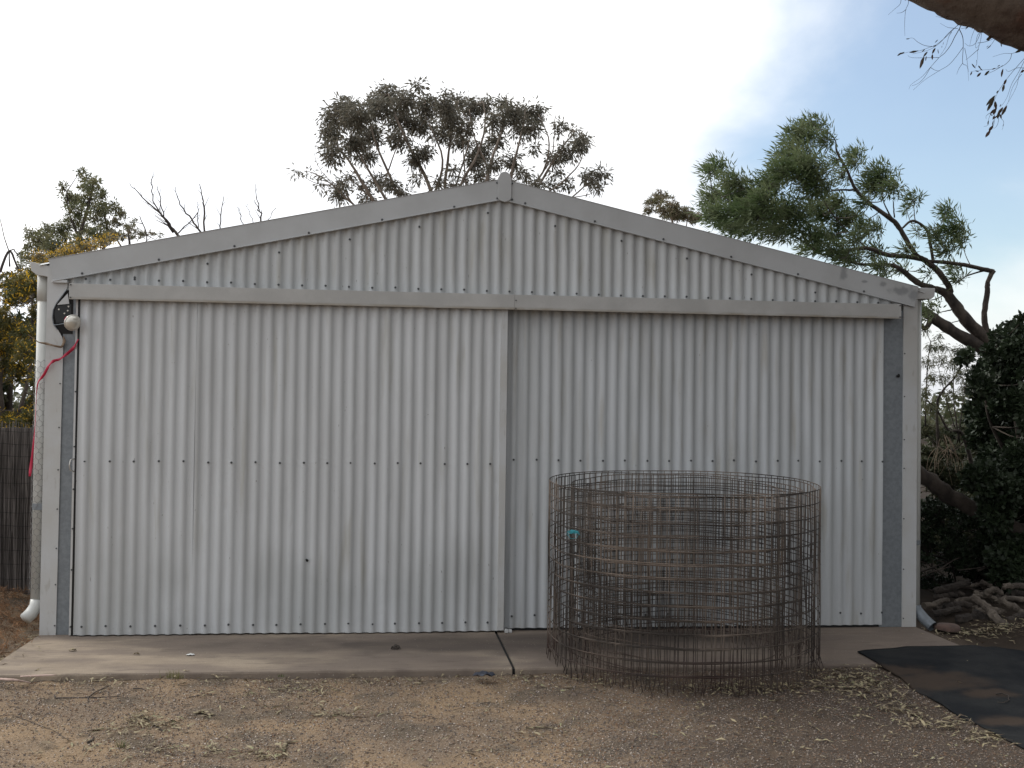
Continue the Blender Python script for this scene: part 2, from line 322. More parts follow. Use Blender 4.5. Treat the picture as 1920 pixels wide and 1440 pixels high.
# ------------------------------------------------------------------ concrete apron
SLAB_Y = -1.076
def slab_block(x0, x1, y0, y1, zt, zb, seed):
    r = np.random.default_rng(seed); nxx = int((x1-x0)/.05)+1; xs = np.linspace(x0, x1, nxx)
    b = MB(); rows = []
    prof = [(0, zb), (0, zt-.012), (.004, zt-.003), (.014, zt), (.1, zt)]
    edge = .004*wob(xs, xs*0, 9, seed)+.003*wob(xs, xs*0, 33, seed+1)
    for (d, z) in prof: rows.append([(x, y0+d+e, z if z < zt-.001 else zt) for x, e in zip(xs, edge)])
    rows.append([(x, y1, zt) for x in xs]); rows.append([(x, y1, zb) for x in xs])
    vs = [p for rr in rows for p in rr]; fs = []
    for i in range(len(rows)-1):
        for k in range(nxx-1): fs.append((i*nxx+k, i*nxx+k+1, (i+1)*nxx+k+1, (i+1)*nxx+k))
    n = len(rows); fs.append(tuple(i*nxx for i in range(n))[::-1]); fs.append(tuple(i*nxx+nxx-1 for i in range(n)))
    b.add(vs, fs); return b
apron = bpy.data.objects.new('concrete_path', None); COL.objects.link(apron); apron['kind'] = 'structure'
slab_block(.0, 2.903, SLAB_Y, .02, 0, -.16, 1).build('slab', M_conc, apron)
slab_block(2.921, 5.85, SLAB_Y, .02, -.002, -.16, 5).build('slab', M_conc, apron)
MB().box((2.902, SLAB_Y+.02, -.16), (2.922, .02, -.012)).build('joint_strip', M_void, apron)

# ------------------------------------------------------------------ shed
WX = 5.85
shed = empty('shed', (WX/2, 0, 0), 'long low corrugated steel shed, pale grey, with two sliding doors on a concrete apron', 'shed')
def corr_sheet(x0, x1, ztop, zbot, y, crest0, name, m, parent, pitch=.076, amp=.0081, lift=0.0, seed=0, dents=()):
    """one vertical corrugated sheet from x0 to x1; ztop may be a function of x; crest0 = x of a crest; front faces -Y"""
    n = max(4, int(round((x1-x0)/pitch*14))); xs = np.linspace(x0, x1, n+1)
    nz = 90 if dents else 7; V = []; r = np.random.default_rng(seed)
    ph = r.uniform(0, 6, 4)
    for k in range(nz):
        t = k/(nz-1)
        for x in xs:
            zt = ztop(x) if callable(ztop) else ztop
            zb = zbot(x) if callable(zbot) else zbot
            c = math.cos(2*math.pi*(x-crest0)/pitch)
            c = math.copysign(abs(c)**.75, c)                              # fuller crests, steeper flanks
            yy = y - amp*(c+1) - lift + .0012*math.sin(5*x+ph[0]+2*t)+.0012*math.sin(9*t+ph[1]+2*x)
            for (dx_, dz_, dr_, dd_) in dents:
                q_ = ((x-dx_)**2+((zb+(zt-zb)*t)-dz_)**2)/dr_**2
                if q_ < 6: yy += dd_*math.exp(-q_)
            V.append((x+.0008*math.sin(7*t+ph[2]), yy, zb+(zt-zb)*t))
    b = MB(); w = len(xs)
    b.add(V, [(k*w+i, k*w+i+1, (k+1)*w+i+1, (k+1)*w+i) for k in range(nz-1) for i in range(w-1)])
    return b.build(name, m, parent, smooth=True)
def screw(b, x, y, z, r=.0054):
    n = 6; ri = r*1.45
    ring = lambda rr, yy: [(x+rr*math.cos(2*math.pi*k/n), yy, z+rr*math.sin(2*math.pi*k/n)) for k in range(n)]
    V = ring(ri, y-.0008)+ring(ri, y-.003)+ring(r, y-.003)+ring(r, y-.008)
    fs = [tuple(range(3*n, 4*n))]+[(j*n+k, (j+1)*n+k, (j+1)*n+(k+1) % n, j*n+(k+1) % n) for j in range(3) for k in range(n)]
    b.add(V, fs)
def stuffpart(b, name, m, parent, **k):
    o = b.build(name, m, parent, **k); o['kind'] = 'stuff'; return o
# --- doors
D_TOP = 2.19
AL, AR, AG = .4239, 3.0179, .8461          # a screw (crest) position on left door, right door and gable
door = bpy.data.objects.new('sliding_door', None); COL.objects.link(door); door.parent = shed; door['label'] = 'left sliding door, the nearer one, overlapping the right door at its edge'
YD = -.062
dl0 = float(at(146, 760, -.075)[0]); dl1 = float(at(937, 800, -.08)[0]); dl2 = float(at(949.5, 800, -.08)[0])
seams = [float(at(u, 700, -.08)[0]) for u in (367, 595, 816)]
edges = [dl0]+seams+[dl1]
DENTS = [tuple(float(q) for q in at(u, v, -.078)[[0, 2]])+(r_, d_) for u, v, r_, d_ in ((731, 938, .014, .008), (722, 920, .010, .004), (931, 903, .012, .008), (422, 951, .012, .006), (545, 987, .008, .005), (225, 990, .018, .004), (664, 820, .010, .006), (757, 600, .012, .005), (845, 915, .008, .004), (480, 700, .014, .004), (300, 620, .014, .004))]
for i in range(len(edges)-1):
    corr_sheet(edges[i]-(.03 if i else 0), edges[i+1], D_TOP, .008+.002*i % .004, YD, AL, 'cladding_sheet', M_sheet, door, dents=DENTS, lift=.003*(i % 2 == 0)+.0004, seed=i+1)
b = MB()
rowz = [1.1073+.003, .066]
x = AL-.152
while x < dl1:
    if x > dl0+.01:
        for z in rowz: screw(b, x+random.uniform(-.004, .004), YD-.0180, z+random.uniform(-.004, .004))
    x += .152
stuffpart(b, 'screws', M_screw, door)
MB().box((dl1, YD-.022, .014), (dl2, YD+.02, D_TOP)).build('edge_trim', M_trim, door, bevel=.002)
tl0, tl1 = float(at(139, 760, -.07)[0]), float(at(143, 760, -.07)[0])
MB().box((tl0-.003, -.066, .006), (tl1-.004, -.03, D_TOP-.0)).build('edge_trim', M_trim, door)
MB().box((tl1-.004, -.055, .004), (dl0+.012, -.03, D_TOP)).build('shadow_gap', M_dark, door)
b = MB()
for z in (.06, .42, .68, .93, 1.2, 1.55): screw(b, tl0+.006, -.066, z, .004)
stuffpart(b, 'screws', M_screw, door)
hl = at(576, 1051, -.08)
b = MB(); screw(b, hl[0], -.078, hl[2], .0065); screw(b, hl[0]-.006, -.077, hl[2]+.006, .004); b.build('small_hole', M_void, door)
hp = at(134, 872, -.08)
MB().tube([(hp[0]+.012, -.066, hp[2]+.04), (hp[0]-.004, -.09, hp[2]+.034), (hp[0]-.008, -.097, hp[2]), (hp[0]-.004, -.09, hp[2]-.034), (hp[0]+.012, -.066, hp[2]-.04)], .0035, 8).build('pull_handle', M_lamp_rim, door, smooth=True)
gp = at(952, 1184, -.07)
MB().box((gp[0]-.022, -.10, .001), (gp[0]+.0, -.05, .022)).box((gp[0]+.003, -.095, .001), (gp[0]+.026, -.05, .018)).build('floor_guide', M_trim, door, bevel=.002)
doorr = bpy.data.objects.new('sliding_door', None); COL.objects.link(doorr); doorr.parent = shed; doorr['label'] = 'right sliding door, set back behind the left one, dusty under the track cover'
YR = -.004
dr1 = float(at(1655, 900, -.02)[0])
for k, (a_, b_) in enumerate(((dl2-.12, 3.49), (3.49, 4.25), (4.25, 5.01), (5.01, dr1))):
    corr_sheet(a_-(.03 if k else 0), b_, D_TOP, .016, YR, AR, 'cladding_sheet', M_sheet_r, doorr, lift=.003*(k % 2 == 1)+.0003, seed=k+11)
b = MB()
for i in range(-1, 19):
    x = AR+.152*i
    if dl2-.01 < x < dr1:
        for z in (1.1369+.002*i*.3, .10): screw(b, x+random.uniform(-.004, .004), YR-.0180, z+random.uniform(-.004, .004))
stuffpart(b, 'screws', M_screw, doorr)
MB().box((dl2-.2, YR+.003, .0), (dr1-.01, YR+.02, D_TOP)).build('door_frame', M_dark, doorr)
# --- corner posts / flashings
px_in = float(at(1690, 900, -.0)[0])
pL = [(0, -.0), (.101, 0), (.104, .9), (.107, 1.86), (.098, 1.90), (.072, 1.945), (.048, 1.975), (.040, 2.02), (.043, 2.07), (.060, 2.11), (.098, 2.165), (.121, 2.205), (.128, 2.27), (.10, 2.33), (0, 2.33)]
MB().prism(pL, -.022, -.0205).build('corner_post', M_trim, shed)['label'] = 'left corner post cover with a torn bent opening near its top'
MB().box((0, -.0205, 0), (.0015, .10, 2.33)).box((.099, -.0205, 0), (.1005, -.001, 1.86)).build('post_return', M_trim, shed)
MB().prism([(.066, 2.103), (.129, 2.178), (.140, 2.112)], -.030, -.026).build('bent_flashing', M_trim, shed)
MB().tube([(.124, -.028, 2.206), (.098, -.030, 2.168), (.06, -.030, 2.112), (.042, -.028, 2.07), (.038, -.028, 2.02), (.046, -.028, 1.978), (.07, -.028, 1.945)], .003, 6).build('torn_edge', M_pipe_galv, shed)
MB().box((.036, -.016, 1.92), (.16, -.004, 2.2)).build('cavity', M_void, shed)
MB().prism([(.046, 2.045), (.045, 2.10), (.15, 2.112), (.15, 2.03), (.10, 1.99), (.06, 1.99)], -.019, -.0165).build('track_bracket', M_dark, shed)
b = MB()
for (x, z) in ((.134, 2.095), (.130, 2.068), (.075, 2.075), (.11, 2.05)): screw(b, x, -.019, z, .004)
stuffpart(b, 'bolts', M_lamp_rim, shed)
MB().box((.10, -.012, 0), (.178, -.003, 2.2)).build('jamb_strip', M_galv, shed)['label'] = 'blue-grey galvanised strip beside the left door'
MB().box((px_in, -.022, 0), (WX, -.0205, 2.30)).box((WX-.0015, -.0205, 0), (WX, .10, 2.3)).box((px_in, -.0205, 0), (px_in+.0015, -.001, 2.3)).build('corner_post', M_trim, shed)
MB().box((dr1-.03, .0215, 0), (px_in+.02, .03, 2.2)).box((dr1-.015, -.012, 0), (px_in+.02, -.003, 2.2)).build('jamb_strip', M_galv, shed)['label'] = 'wide blue-grey galvanised strip beside the right door'
b = MB()
for z in (.06, .32, .55, .8, 1.05, 1.32, 1.6): screw(b, .093, -.022, z, .0035)
for z in (.06, .4, .75, 1.1, 1.3, 1.6, 1.9): screw(b, px_in+.008, -.022, z, .0035)
stuffpart(b, 'screws', M_screw, shed)
# --- gable
TL, TP, TR = at(92, 486, -.04), at(946, 335, -.04), at(1721, 538, -.04)
def ridge(x):
    return TL[2]+(TP[2]-TL[2])*(x-TL[0])/(TP[0]-TL[0]) if x < TP[0] else TP[2]+(TR[2]-TP[2])*(x-TP[0])/(TR[0]-TP[0])
BW = .142
xg = .11; k = 0
gseams = [.10, .62, 1.38, 2.14, 2.90, 3.66, 4.42, 5.18, WX-.13]
for k in range(8):
    a_, b_ = gseams[k], gseams[k+1]
    corr_sheet(a_-(.03 if k else 0), b_, lambda x: max(ridge(x)-.07, 2.262), lambda x: 2.2, -.008, AG, 'cladding_sheet', M_gable, shed, lift=.0016*(k % 2 == 0)+.0003, seed=k+31)
b = MB()
for i in range(-5, 34):
    x = AG+.152*i
    if .2 < x < WX-.2: screw(b, x, -.0260, 2.2742-.0008*i+random.uniform(-.004, .004))
    if i % 3 == 1 and .5 < x < WX-.5: screw(b, x, -.0260, ridge(x)-BW-.075+random.uniform(-.01, .01))
for s in range(12):
    x = .22+s*.475
    screw(b, x, -.046, ridge(x)-BW+.012)
for (x, z) in ((TP[0]-.05, ridge(TP[0]-.05)-.02), (TP[0]-.047, ridge(TP[0])-.135), (TP[0]+.05, ridge(TP[0]+.05)-.02), (TP[0]+.052, ridge(TP[0])-.14)): screw(b, x, -.046, z)
stuffpart(b, 'screws', M_screw, shed)
def barge(x0, x1, dl, name_label):
    z0, z1 = ridge(x0), ridge(x1)
    b = MB().prism([(x0, z0), (x1, z1), (x1+dl[1], z1-BW+.006), (x0+dl[0], z0-BW+.006)], -.046, -.030)
    b.prism([(x0, z0+.002), (x1, z1+.002), (x1, z1+.0), (x0, z0+.0)], -.050, .16)
    b.prism([(x0+dl[0], z0-BW+.006), (x1+dl[1], z1-BW+.006), (x1+dl[1], z1-BW), (x0+dl[0], z0-BW)], -.053, -.026)
    o = b.build('barge_board', M_barge, shed, bevel=.0015); o['label'] = name_label
barge(TL[0]-.003, TP[0]-.015, (.032, 0), 'plain left barge board'); barge(TP[0]-.015, TR[0]+.003, (0, -.028), 'right barge board with dark smudges at its low end')
MB().box((.035, -.05, 2.244), (.13, -.023, 2.262)).build('flashing_lip', M_trim, shed, bevel=.002)
# ridge end cap: a round-topped tab with the ridge capping behind
b = MB(); cx, cz = TP[0], ridge(TP[0]); w = .046
pts = [(cx-w, cz-.135), (cx-w*.6, cz-.152), (cx, cz-.160), (cx+w*.6, cz-.152), (cx+w, cz-.135), (cx+w, cz+.0)]
pts += [(cx+w*math.cos(t)*.82, cz+.008+.036*math.sin(t)) for t in np.linspace(.15, math.pi-.15, 9)]+[(cx-w, cz+.0)]
b.prism(pts[::-1], -.058, -.050); b.build('ridge_end_cap', M_barge, shed, bevel=.002)
b = MB().tube([(cx, -.05, cz+.006), (cx, 6.0, cz+.006)], .036, 12); b.build('ridge_capping', M_barge, shed, smooth=True)
# --- track covers
jx = float(at(965, 565, -.12)[0])
RZ0, RZ1 = 2.134, 2.2337
def rail(x0, x1, dy, nm):
    b = MB().prism([(x0, RZ0), (x1, RZ0), (x1, RZ1), (x0, RZ1)], -.12-dy, -.118-dy)
    b.box((x0, -.118-dy, RZ1-.003), (x1, -.026, RZ1)); b.box((x0, -.118-dy, RZ0), (x1, -.105-dy, RZ0+.003))
    b.box((x0, -.117-dy, RZ0+.003), (x0+.002, -.03, RZ1-.003)); b.box((x1-.002, -.117-dy, RZ0+.003), (x1, -.03, RZ1-.003))
    o = b.build('track_cover', M_rail, shed, bevel=.0012); o['label'] = nm
rail(.1626, jx, 0, 'left length of door track cover'); rail(jx+.001, 5.682, .0015, 'right length of door track cover')
b = MB()
for (x, z) in ((.172, 2.225), (.172, 2.145), (jx+.008, 2.195), (jx+.008, 2.142), (5.672, 2.225), (5.672, 2.145)): screw(b, x, -.122, z, .0035)
stuffpart(b, 'screws', M_screw, shed)
MB().box((.2, -.10, 2.15), (5.65, -.028, 2.20)).build('door_track', M_void, shed)
# --- side and back walls, roof
def side_wall(x, s):
    ys = np.linspace(0.02, 6, 6*13*6); b = MB(); V = []
    for z in (-.1, 2.36):
        for y in ys: V.append((x+s*.008*(1+math.cos(2*math.pi*y/.076)), y, z))
    n = len(ys); b.add(V, [(i, i+1, n+i+1, n+i) for i in range(n-1)]); b.build('side_wall', M_gable, shed, smooth=True)
side_wall(.02, -1); side_wall(WX-.02, 1)
MB().prism([(.02, -.1), (WX-.02, -.1), (WX-.02, 2.34), (TP[0], 2.95), (.02, 2.34)], 5.98, 6.0).build('back_wall', M_gable, shed)
MB().box((.02, .035, -.1), (WX-.02, .045, 2.35)).prism([(.02, 2.35), (WX-.02, 2.35), (TP[0], 2.9)], .035, .045).build('lining', M_void, shed)
def roof(x0, x1):
    ys = np.linspace(-.03, 6.05, 80*5); b = MB(); V = []
    for x in (x0, x1):
        for y in ys: V.append((x, y, ridge(x)-.020+.008*math.cos(2*math.pi*y/.076)))
    n = len(ys); b.add(V, [(i, i+1, n+i+1, n+i) for i in range(n-1)]); b.build('roof_sheeting', M_barge, shed, smooth=True)
roof(-.05, TP[0]); roof(TP[0], WX+.05)
# --- gutters and downpipes
def gutter(prof, nm):
    b = MB().prism(prof, -.02, 6.05); o = b.build('gutter', M_trim, shed, bevel=.003); o['label'] = nm
p0, p1, p2, p3 = at(58, 491, 0), at(60, 508, 0), at(70, 516, 0), at(99, 521, 0)
gutter([(p0[0], p0[2]), (p1[0], p1[2]), (p2[0], p2[2]), (.03, p3[2]), (.03, 2.36), (-.0, 2.355)], 'left gutter end')
q0, q1, q2 = at(1751, 541, 0), at(1750, 556, 0), at(1744, 561, 0)
gutter([(WX-.03, 2.365), (q0[0], q0[2]), (q1[0], q1[2]), (q2[0], q2[2]), (WX-.03, q2[2]-.004)][::-1], 'right gutter end')
b = MB().tube([(-.042, .055, 2.30), (-.042, .055, .20)], .0385, 16); lp = b.build('downpipe', M_pipe, shed, smooth=True); lp['label'] = 'left downpipe wrapped in wire netting'
MB().tube([(-.042, .055, 2.30), (-.042, .055, 2.13)], .041, 16).build('pipe_collar', M_pipe, shed, smooth=True)
MB().tube([(-.042, .055, .21), (-.046, .045, .17), (-.066, .02, .13), (-.092, -.01, .10)], .040, 16).build('pipe_shoe', M_pipe, shed, smooth=True)
b = MB().tube([(-.042, .055, .79), (-.042, .055, .83)], .0405, 16); b.box((-.0425, .01, .79), (.0, .013, .83)); b.build('pipe_bracket', M_galv, shed, smooth=False)
rx = WX+.030
MB().tube([(rx, .045, 2.30), (rx, .045, .115)], .0285, 16).build('downpipe', M_pipe, shed, smooth=True)['label'] = 'right downpipe ending in a galvanised elbow'
MB().tube([(rx, .045, .565), (rx, .045, .595)], .0305, 16).box((rx-.03, .0, .565), (rx, .003, .595)).build('pipe_bracket', M_galv, shed)
# elbow, open mouth
def open_tube(pts, r, m, nm):
    b = MB().tube(pts, r, 18, cap=False); n0 = len(b.v)
    P = np.array(pts); b.tube(P[::-1], r*.93, 18, cap=False)
    o = b.build(nm, m, shed, smooth=True); return o
open_tube([(rx, .045, .13), (rx+.004, .035, .105), (rx+.03, -.02, .055), (rx+.06, -.085, .012)], .037, M_pipe_galv, 'pipe_elbow')
n_ = np.array([.5, -.75, -.35]); 
MB().tube([(rx+.045, -.052, .030), (rx+.047, -.057, .027)], .033, 14).build('elbow_mouth', M_void, shed)

# ------------------------------------------------------------------ small things on the left corner
lamp_c = at(136, 605, -.14)
lamp = empty('spotlight', lamp_c, 'round glass-fronted spotlight hanging from the torn corner beside the left door', 'lamp')
def lathe(prof, axis_dir, origin, seg=24):
    a = Vector(axis_dir).normalized(); u = a.orthogonal().normalized(); w_ = a.cross(u); b = MB(); V = []
    for (r, h) in prof:
        for k in range(seg):
            t = 2*math.pi*k/seg; V.append(tuple(Vector(origin)+a*h+u*(r*math.cos(t))+w_*(r*math.sin(t))))
    F = [(i*seg+k, i*seg+(k+1) % seg, (i+1)*seg+(k+1) % seg, (i+1)*seg+k) for i in range(len(prof)-1) for k in range(seg)]
    F += [tuple(range(seg-1, -1, -1)), tuple(range((len(prof)-1)*seg, len(prof)*seg))]
    b.add(V, F); return b
axd = (.60, -.74, -.30)
lathe([(.049, 0), (.048, .010), (.043, .021), (.032, .031), (.017, .037), (.003, .039)], axd, lamp_c).build('lens', M_lens, lamp, smooth=True)
lathe([(.030, -.03), (.049, -.012), (.0525, -.004), (.0525, .004), (.048, .005)], axd, lamp_c).build('rim', M_lamp_rim, lamp, smooth=True)
lathe([(.012, -.085), (.022, -.075), (.030, -.05), (.034, -.030), (.030, -.025)], axd, lamp_c).build('housing', M_red, lamp, smooth=True)
lc = Vector(lamp_c)
MB().tube([lc+Vector((-.03, .045, .012)), lc+Vector((-.048, .06, .0)), (.055, -.03, lc.z-.01), (.045, -.03, lc.z-.004)], .0035, 8).build('bracket_arm', M_pipe_galv, lamp, smooth=True)
def ribbon(pts, widths, name, m, label, cat, twist=0.0, parent=None):
    P = np.array(pts, float)
    # resample
    t = np.linspace(0, len(P)-1, len(P)*5); Q = np.stack([np.interp(t, range(len(P)), P[:, i]) for i in range(3)], 1)
    for _ in range(2): Q[1:-1] = (Q[:-2]+2*Q[1:-1]+Q[2:])/4
    Wd = np.interp(t, range(len(P)), widths); T = np.gradient(Q, axis=0); V = []
    for i in range(len(Q)):
        tt = T[i]/np.linalg.norm(T[i]); s = np.cross(tt, [0, -1, 0]); s /= np.linalg.norm(s)+1e-9
        a = twist*math.sin(i*.55); s = s*math.cos(a)+np.cross(tt, s)*math.sin(a)
        V += [Q[i]+s*Wd[i]/2, Q[i]-s*Wd[i]/2]
    b = MB().add(V, [(2*i, 2*i+1, 2*i+3, 2*i+2) for i in range(len(Q)-1)]); o = b.build(name, m, parent, smooth=True)
    md = o.modifiers.new('s', 'SOLIDIFY'); md.thickness = .0012
    if label: tag(o, label, cat)
    return o
ribbon([at(147, 636, -.09), at(138, 653, -.07), at(125, 664, -.05), at(112, 674, -.05), at(101, 676, -.045), at(92, 684, -.045), at(82, 704, -.045), at(71, 716, -.03), at(68, 740, 0), at(66, 800, .02), at(61, 850, .0), at(56, 893, -.02)],
       [.008, .020, .018, .014, .020, .016, .018, .012, .003, .005, .014, .022], 'marking_tape', M_red, 'bright red plastic tape draped over the left post and hanging below', 'tape', .7)
ribbon([at(53, 627, -.09), at(62, 634, -.08), at(72, 642, -.06), at(86, 644, -.05), at(100, 648, -.05), at(116, 651, -.04), at(121, 640, -.04), at(119, 630, -.035)],
       [.003, .006, .006, .016, .012, .014, .022, .006], 'bark_strip', M_twig_pale, 'dry tan strip of bark caught on the left post below the spotlight', 'bark', .5)
# chicken wire round the left downpipe
b = MB(); R_ = .047; c0 = (-.042, .055)
def cyl(a, z): return (c0[0]+R_*math.cos(a), c0[1]+R_*math.sin(a), z)
da = .04/R_; z = .26; row = 0
while z < 1.75:
    for k in range(-6, 0):
        a0 = k*da+(row % 2)*da/2+.2
        if not (-3.6 < a0 < .2): continue
        j = lambda: random.uniform(-.004, .004)
        b.tube([cyl(a0, z+j()), cyl(a0+.05, z+.018+j())], .0012, 4, cap=False)
        b.tube([cyl(a0, z+.018), cyl(a0-da/2, z+.034+j())], .0010, 4, cap=False); b.tube([cyl(a0, z+.018), cyl(a0+da/2, z+.034+j())], .0010, 4, cap=False)
    z += .034+random.uniform(-.002, .003); row += 1
tag(b.build('wire_netting', M_net), 'thin hexagonal chicken wire wrapped round the left downpipe', 'netting')
nest = at(1682, 704, -.02)
b = MB()
for k in range(5):
    c = np.array([nest[0]+random.uniform(-.014, .02), -.018, nest[2]+random.uniform(-.007, .007)]); b.tube([c+[0, 0, -.007], c+[.002, -.008, 0], c+[0, 0, .007]], [.003, .008, .003], 7, rough=.4)
tag(b.build('mud_lump', M_void, smooth=True), 'small dark lump stuck on the grey strip beside the right door', 'lump')

# ------------------------------------------------------------------ roll of welded wire mesh
roll = empty('wire_mesh_roll', (3.98, -.83, -.02), 'tall rusty roll of welded wire mesh standing in front of the right door', 'wire mesh')
XC, YC, AX, AY = 3.985, -.865, .862, .775
xl, xr = at(1031, 990, -.85)[0], at(1531, 990, -.85)[0]; XC = (xl+xr)/2-.030; AX = (xr-xl)/2-.003
TURNS = 4.1
def spiral(th):
    n = th/(2*math.pi); s = 1-.014*n - .085*max(0, n-1.9)
    wv = (.003*math.sin(5*th+1)+.003*math.sin(11*th+2*n))*(1 if n < 1 else 2.2)+.016*max(0, min(1, n-.8))*math.sin(3*th+n)
    ph = th+math.radians(205)
    c, s_ = math.cos(ph), math.sin(ph); e = 1.0
    px = math.copysign(abs(c)**e, c); py = math.copysign(abs(s_)**e, s_)
    q = 1-.03*max(0, n-.3)
    return XC+(AX*s+wv*.6)*px*q + .03*max(0, n-1)*0, YC+(AY*s+wv)*py*(1-.03*n)
ths = [0]; P = [spiral(0)]
th = 0; step = .004; acc = 0; verts_th = [0]
while th < TURNS*2*math.pi:
    th += step; p = spiral(th); acc += math.hypot(p[0]-P[-1][0], p[1]-P[-1][1]); P.append(p); ths.append(th)
    if acc > .048: verts_th.append(th); acc = 0
HR = 1.082
def zbase(y): return -.048 + .048*float(sstep(-1.5, -.15, np.array(y)))
nrow = 14
def sag(th, k): 
    n = th/(2*math.pi)
    return (.006*math.sin(2.3*th+k*.13)+.003*math.sin(7*th+k))*(.12+.88*max(0, min(1, n-.6))) - .012*max(0, n-.2)
for k in range(nrow):
    z = HR-.0745*k - (.0 if k else 0)
    b = MB(); pts = []
    for th in np.arange(0, TURNS*2*math.pi, .075):
        x, y = spiral(th); pts.append((x, y, zbase(y)+z+sag(th, k)))
    b.tube(pts, .0028, 4); b.build('horizontal_wire', M_rust, roll, smooth=True)
bv = MB()
for i, th in enumerate(verts_th):
    x, y = spiral(th); zb = zbase(y); dx, dy = random.gauss(0, .003), random.gauss(0, .003)
    zlo = zb+HR-.0745*(nrow-1)-.02
    zend = max((0.002 if y > SLAB_Y else float(gz(x, y))), zb)+random.choice([0, 0, .01, .02, .03])
    bx, by = random.gauss(0, .007), random.gauss(0, .007)
    top = zb+HR+sag(th, 0)
    bv.tube([(x, y, top), (x+dx, y+dy, zb+.7), (x-dx, y-dy, zb+.35), (x, y, zlo), (x+bx*.7, y+by*.7, (zlo+zend)/2), (x+bx*1.4+random.gauss(0, .006), y+by*1.4, zend)], .0021, 4)
stuffpart(bv, 'vertical_wires', M_rust, roll, smooth=True)
# cyan twine tuft
tp = at(1074, 998, -1.30); b = MB()
for k in range(46):
    a = random.uniform(0, 6.28); l = random.uniform(.015, .045); e = random.uniform(-.4, .6)
    c = np.array(tp)+[random.gauss(0, .010), random.gauss(0, .006), random.gauss(0, .004)]
    d = np.array([math.cos(a), -abs(math.sin(a))*.4, e*.6])*l
    b.tube([c, c+d*.6+[0, 0, .004], c+d+[0, 0, -.004]], [.0016, .0013, .0006], 4)
b.tube([np.array(tp)+[-.03, 0, -.01], np.array(tp)+[-.012, -.01, -.035], np.array(tp)+[.02, -.01, -.03], np.array(tp)+[.035, 0, -.005]], .0011, 4)
tag(b.build('twine_tuft', M_cyan), 'frayed tuft of bright blue-green twine knotted to the left side of the mesh roll', 'twine')

# ------------------------------------------------------------------ rubber mat
edge_px = [(1606, 1223), (1622, 1220.5), (1679, 1216), (1700, 1212.5), (1806, 1210.6), (1863, 1209.6), (1920, 1216)]
E_ = [atz(u, v, .004)[:2] for u, v in edge_px]; ex = [p[0] for p in E_]+[7.4]; ey = [p[1] for p in E_]+[-.95]
xs = np.concatenate([np.linspace(E_[0][0], 6.3, 70), np.linspace(6.33, 7.4, 15)]); ts = np.linspace(0, 1, 110)**.9
def matz(x, y):
    s = float(sstep(SLAB_Y-.10, SLAB_Y-.0, np.array(y))) if x < 5.93 else float(sstep(6.03, 5.9, np.array(x)))*float(sstep(SLAB_Y-.1, SLAB_Y, np.array(y)))
    g_ = float(gz(x, y)) if (y < -1.1 or x > 5.87) else -.04
    return max(g_+.012, 0)*0+(1-s)*(max(g_, -.06)+.014)+s*.007
V = []
for t in ts:
    for x in xs:
        yt = np.interp(x, ex, ey); y = yt+(-4.6-yt)*t
        xx = x+(.012*math.sin(y*4)+.006*math.sin(y*13))*max(0, 1-(x-xs[0])*2)
        V.append((xx, y, matz(xx, y)+.004*math.sin(3*xx+2*y)+.003*math.sin(9*y)+.003*math.sin(7*xx-5*y)))
w_ = len(xs); b = MB().add(V, [((k+1)*w_+i, (k+1)*w_+i+1, k*w_+i+1, k*w_+i) for k in range(len(ts)-1) for i in range(w_-1)])
o = b.build('rubber_mat', M_mat, smooth=True); o.data.flip_normals() if o.data.polygons[0].normal.z < 0 else None
md = o.modifiers.new('s', 'SOLIDIFY'); md.thickness = .007; md.offset = -1
tag(o, 'black rubber mat with rusty brown patches lying over the right end of the concrete', 'mat')

# ------------------------------------------------------------------ gravel, litter
def in_slab(x, y): return (x > -.02) & (x < 5.87) & (y > SLAB_Y-.01)
def in_mat(x, y): return (x > 5.07) & (y < np.interp(x, ex, ey))
def surf(x, y):
    z = gz(x, y); z = np.where(in_slab(x, y), 0.0, z)
    m = in_mat(x, y)
    if np.any(m):
        zz = np.array([matz(a, b_) for a, b_ in zip(np.atleast_1d(x)[np.atleast_1d(m)], np.atleast_1d(y)[np.atleast_1d(m)])]); z = np.atleast_1d(z); z[np.atleast_1d(m)] = zz+.004
    return z
def stones(n, region, smin, smax, seed, keep):
    r = np.random.default_rng(seed); x = r.uniform(region[0], region[1], n); y = r.uniform(region[2], region[3], n)
    k = keep(x, y, r); x, y = x[k], y[k]; n = len(x); s = smin+(smax-smin)*r.random(n)**3
    z = gz(x, y)
    base = np.array([(1, 0, 0), (0, 1, 0), (-1, 0, 0), (0, -1, 0), (0, 0, 1), (0, 0, -1)], float)
    V = base[None]*r.uniform(.6, 1.3, (n, 6, 1))*s[:, None, None]; V[..., 2] *= .75
    a = r.uniform(0, 6.28, n); ca, sa = np.cos(a)[:, None], np.sin(a)[:, None]
    X = V[..., 0]*ca-V[..., 1]*sa; Y = V[..., 0]*sa+V[..., 1]*ca
    V = np.stack([X+x[:, None], Y+y[:, None], V[..., 2]+z[:, None]+s[:, None]*.25], -1)
    F = np.array([(0, 1, 4), (1, 2, 4), (2, 3, 4), (3, 0, 4)])
    return V[:, F].reshape(-1, 3, 3)
def kp(x, y, r):
    d = .42+.6*sstep(2.3, 3.9, x)+.45*wob(x, y, 4, 8)+.25*wob(x, y, 12, 18)
    return (~in_slab(x, y)) & (~in_mat(x, y)) & (r.random(len(x)) < d)
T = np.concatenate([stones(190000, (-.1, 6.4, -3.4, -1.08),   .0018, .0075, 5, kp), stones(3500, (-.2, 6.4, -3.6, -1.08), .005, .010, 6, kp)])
o = quads_obj('gravel', T, M_gravel, kind='stuff'); tag(o, 'fine loose gravel spread over the brown earth before the shed', 'gravel')

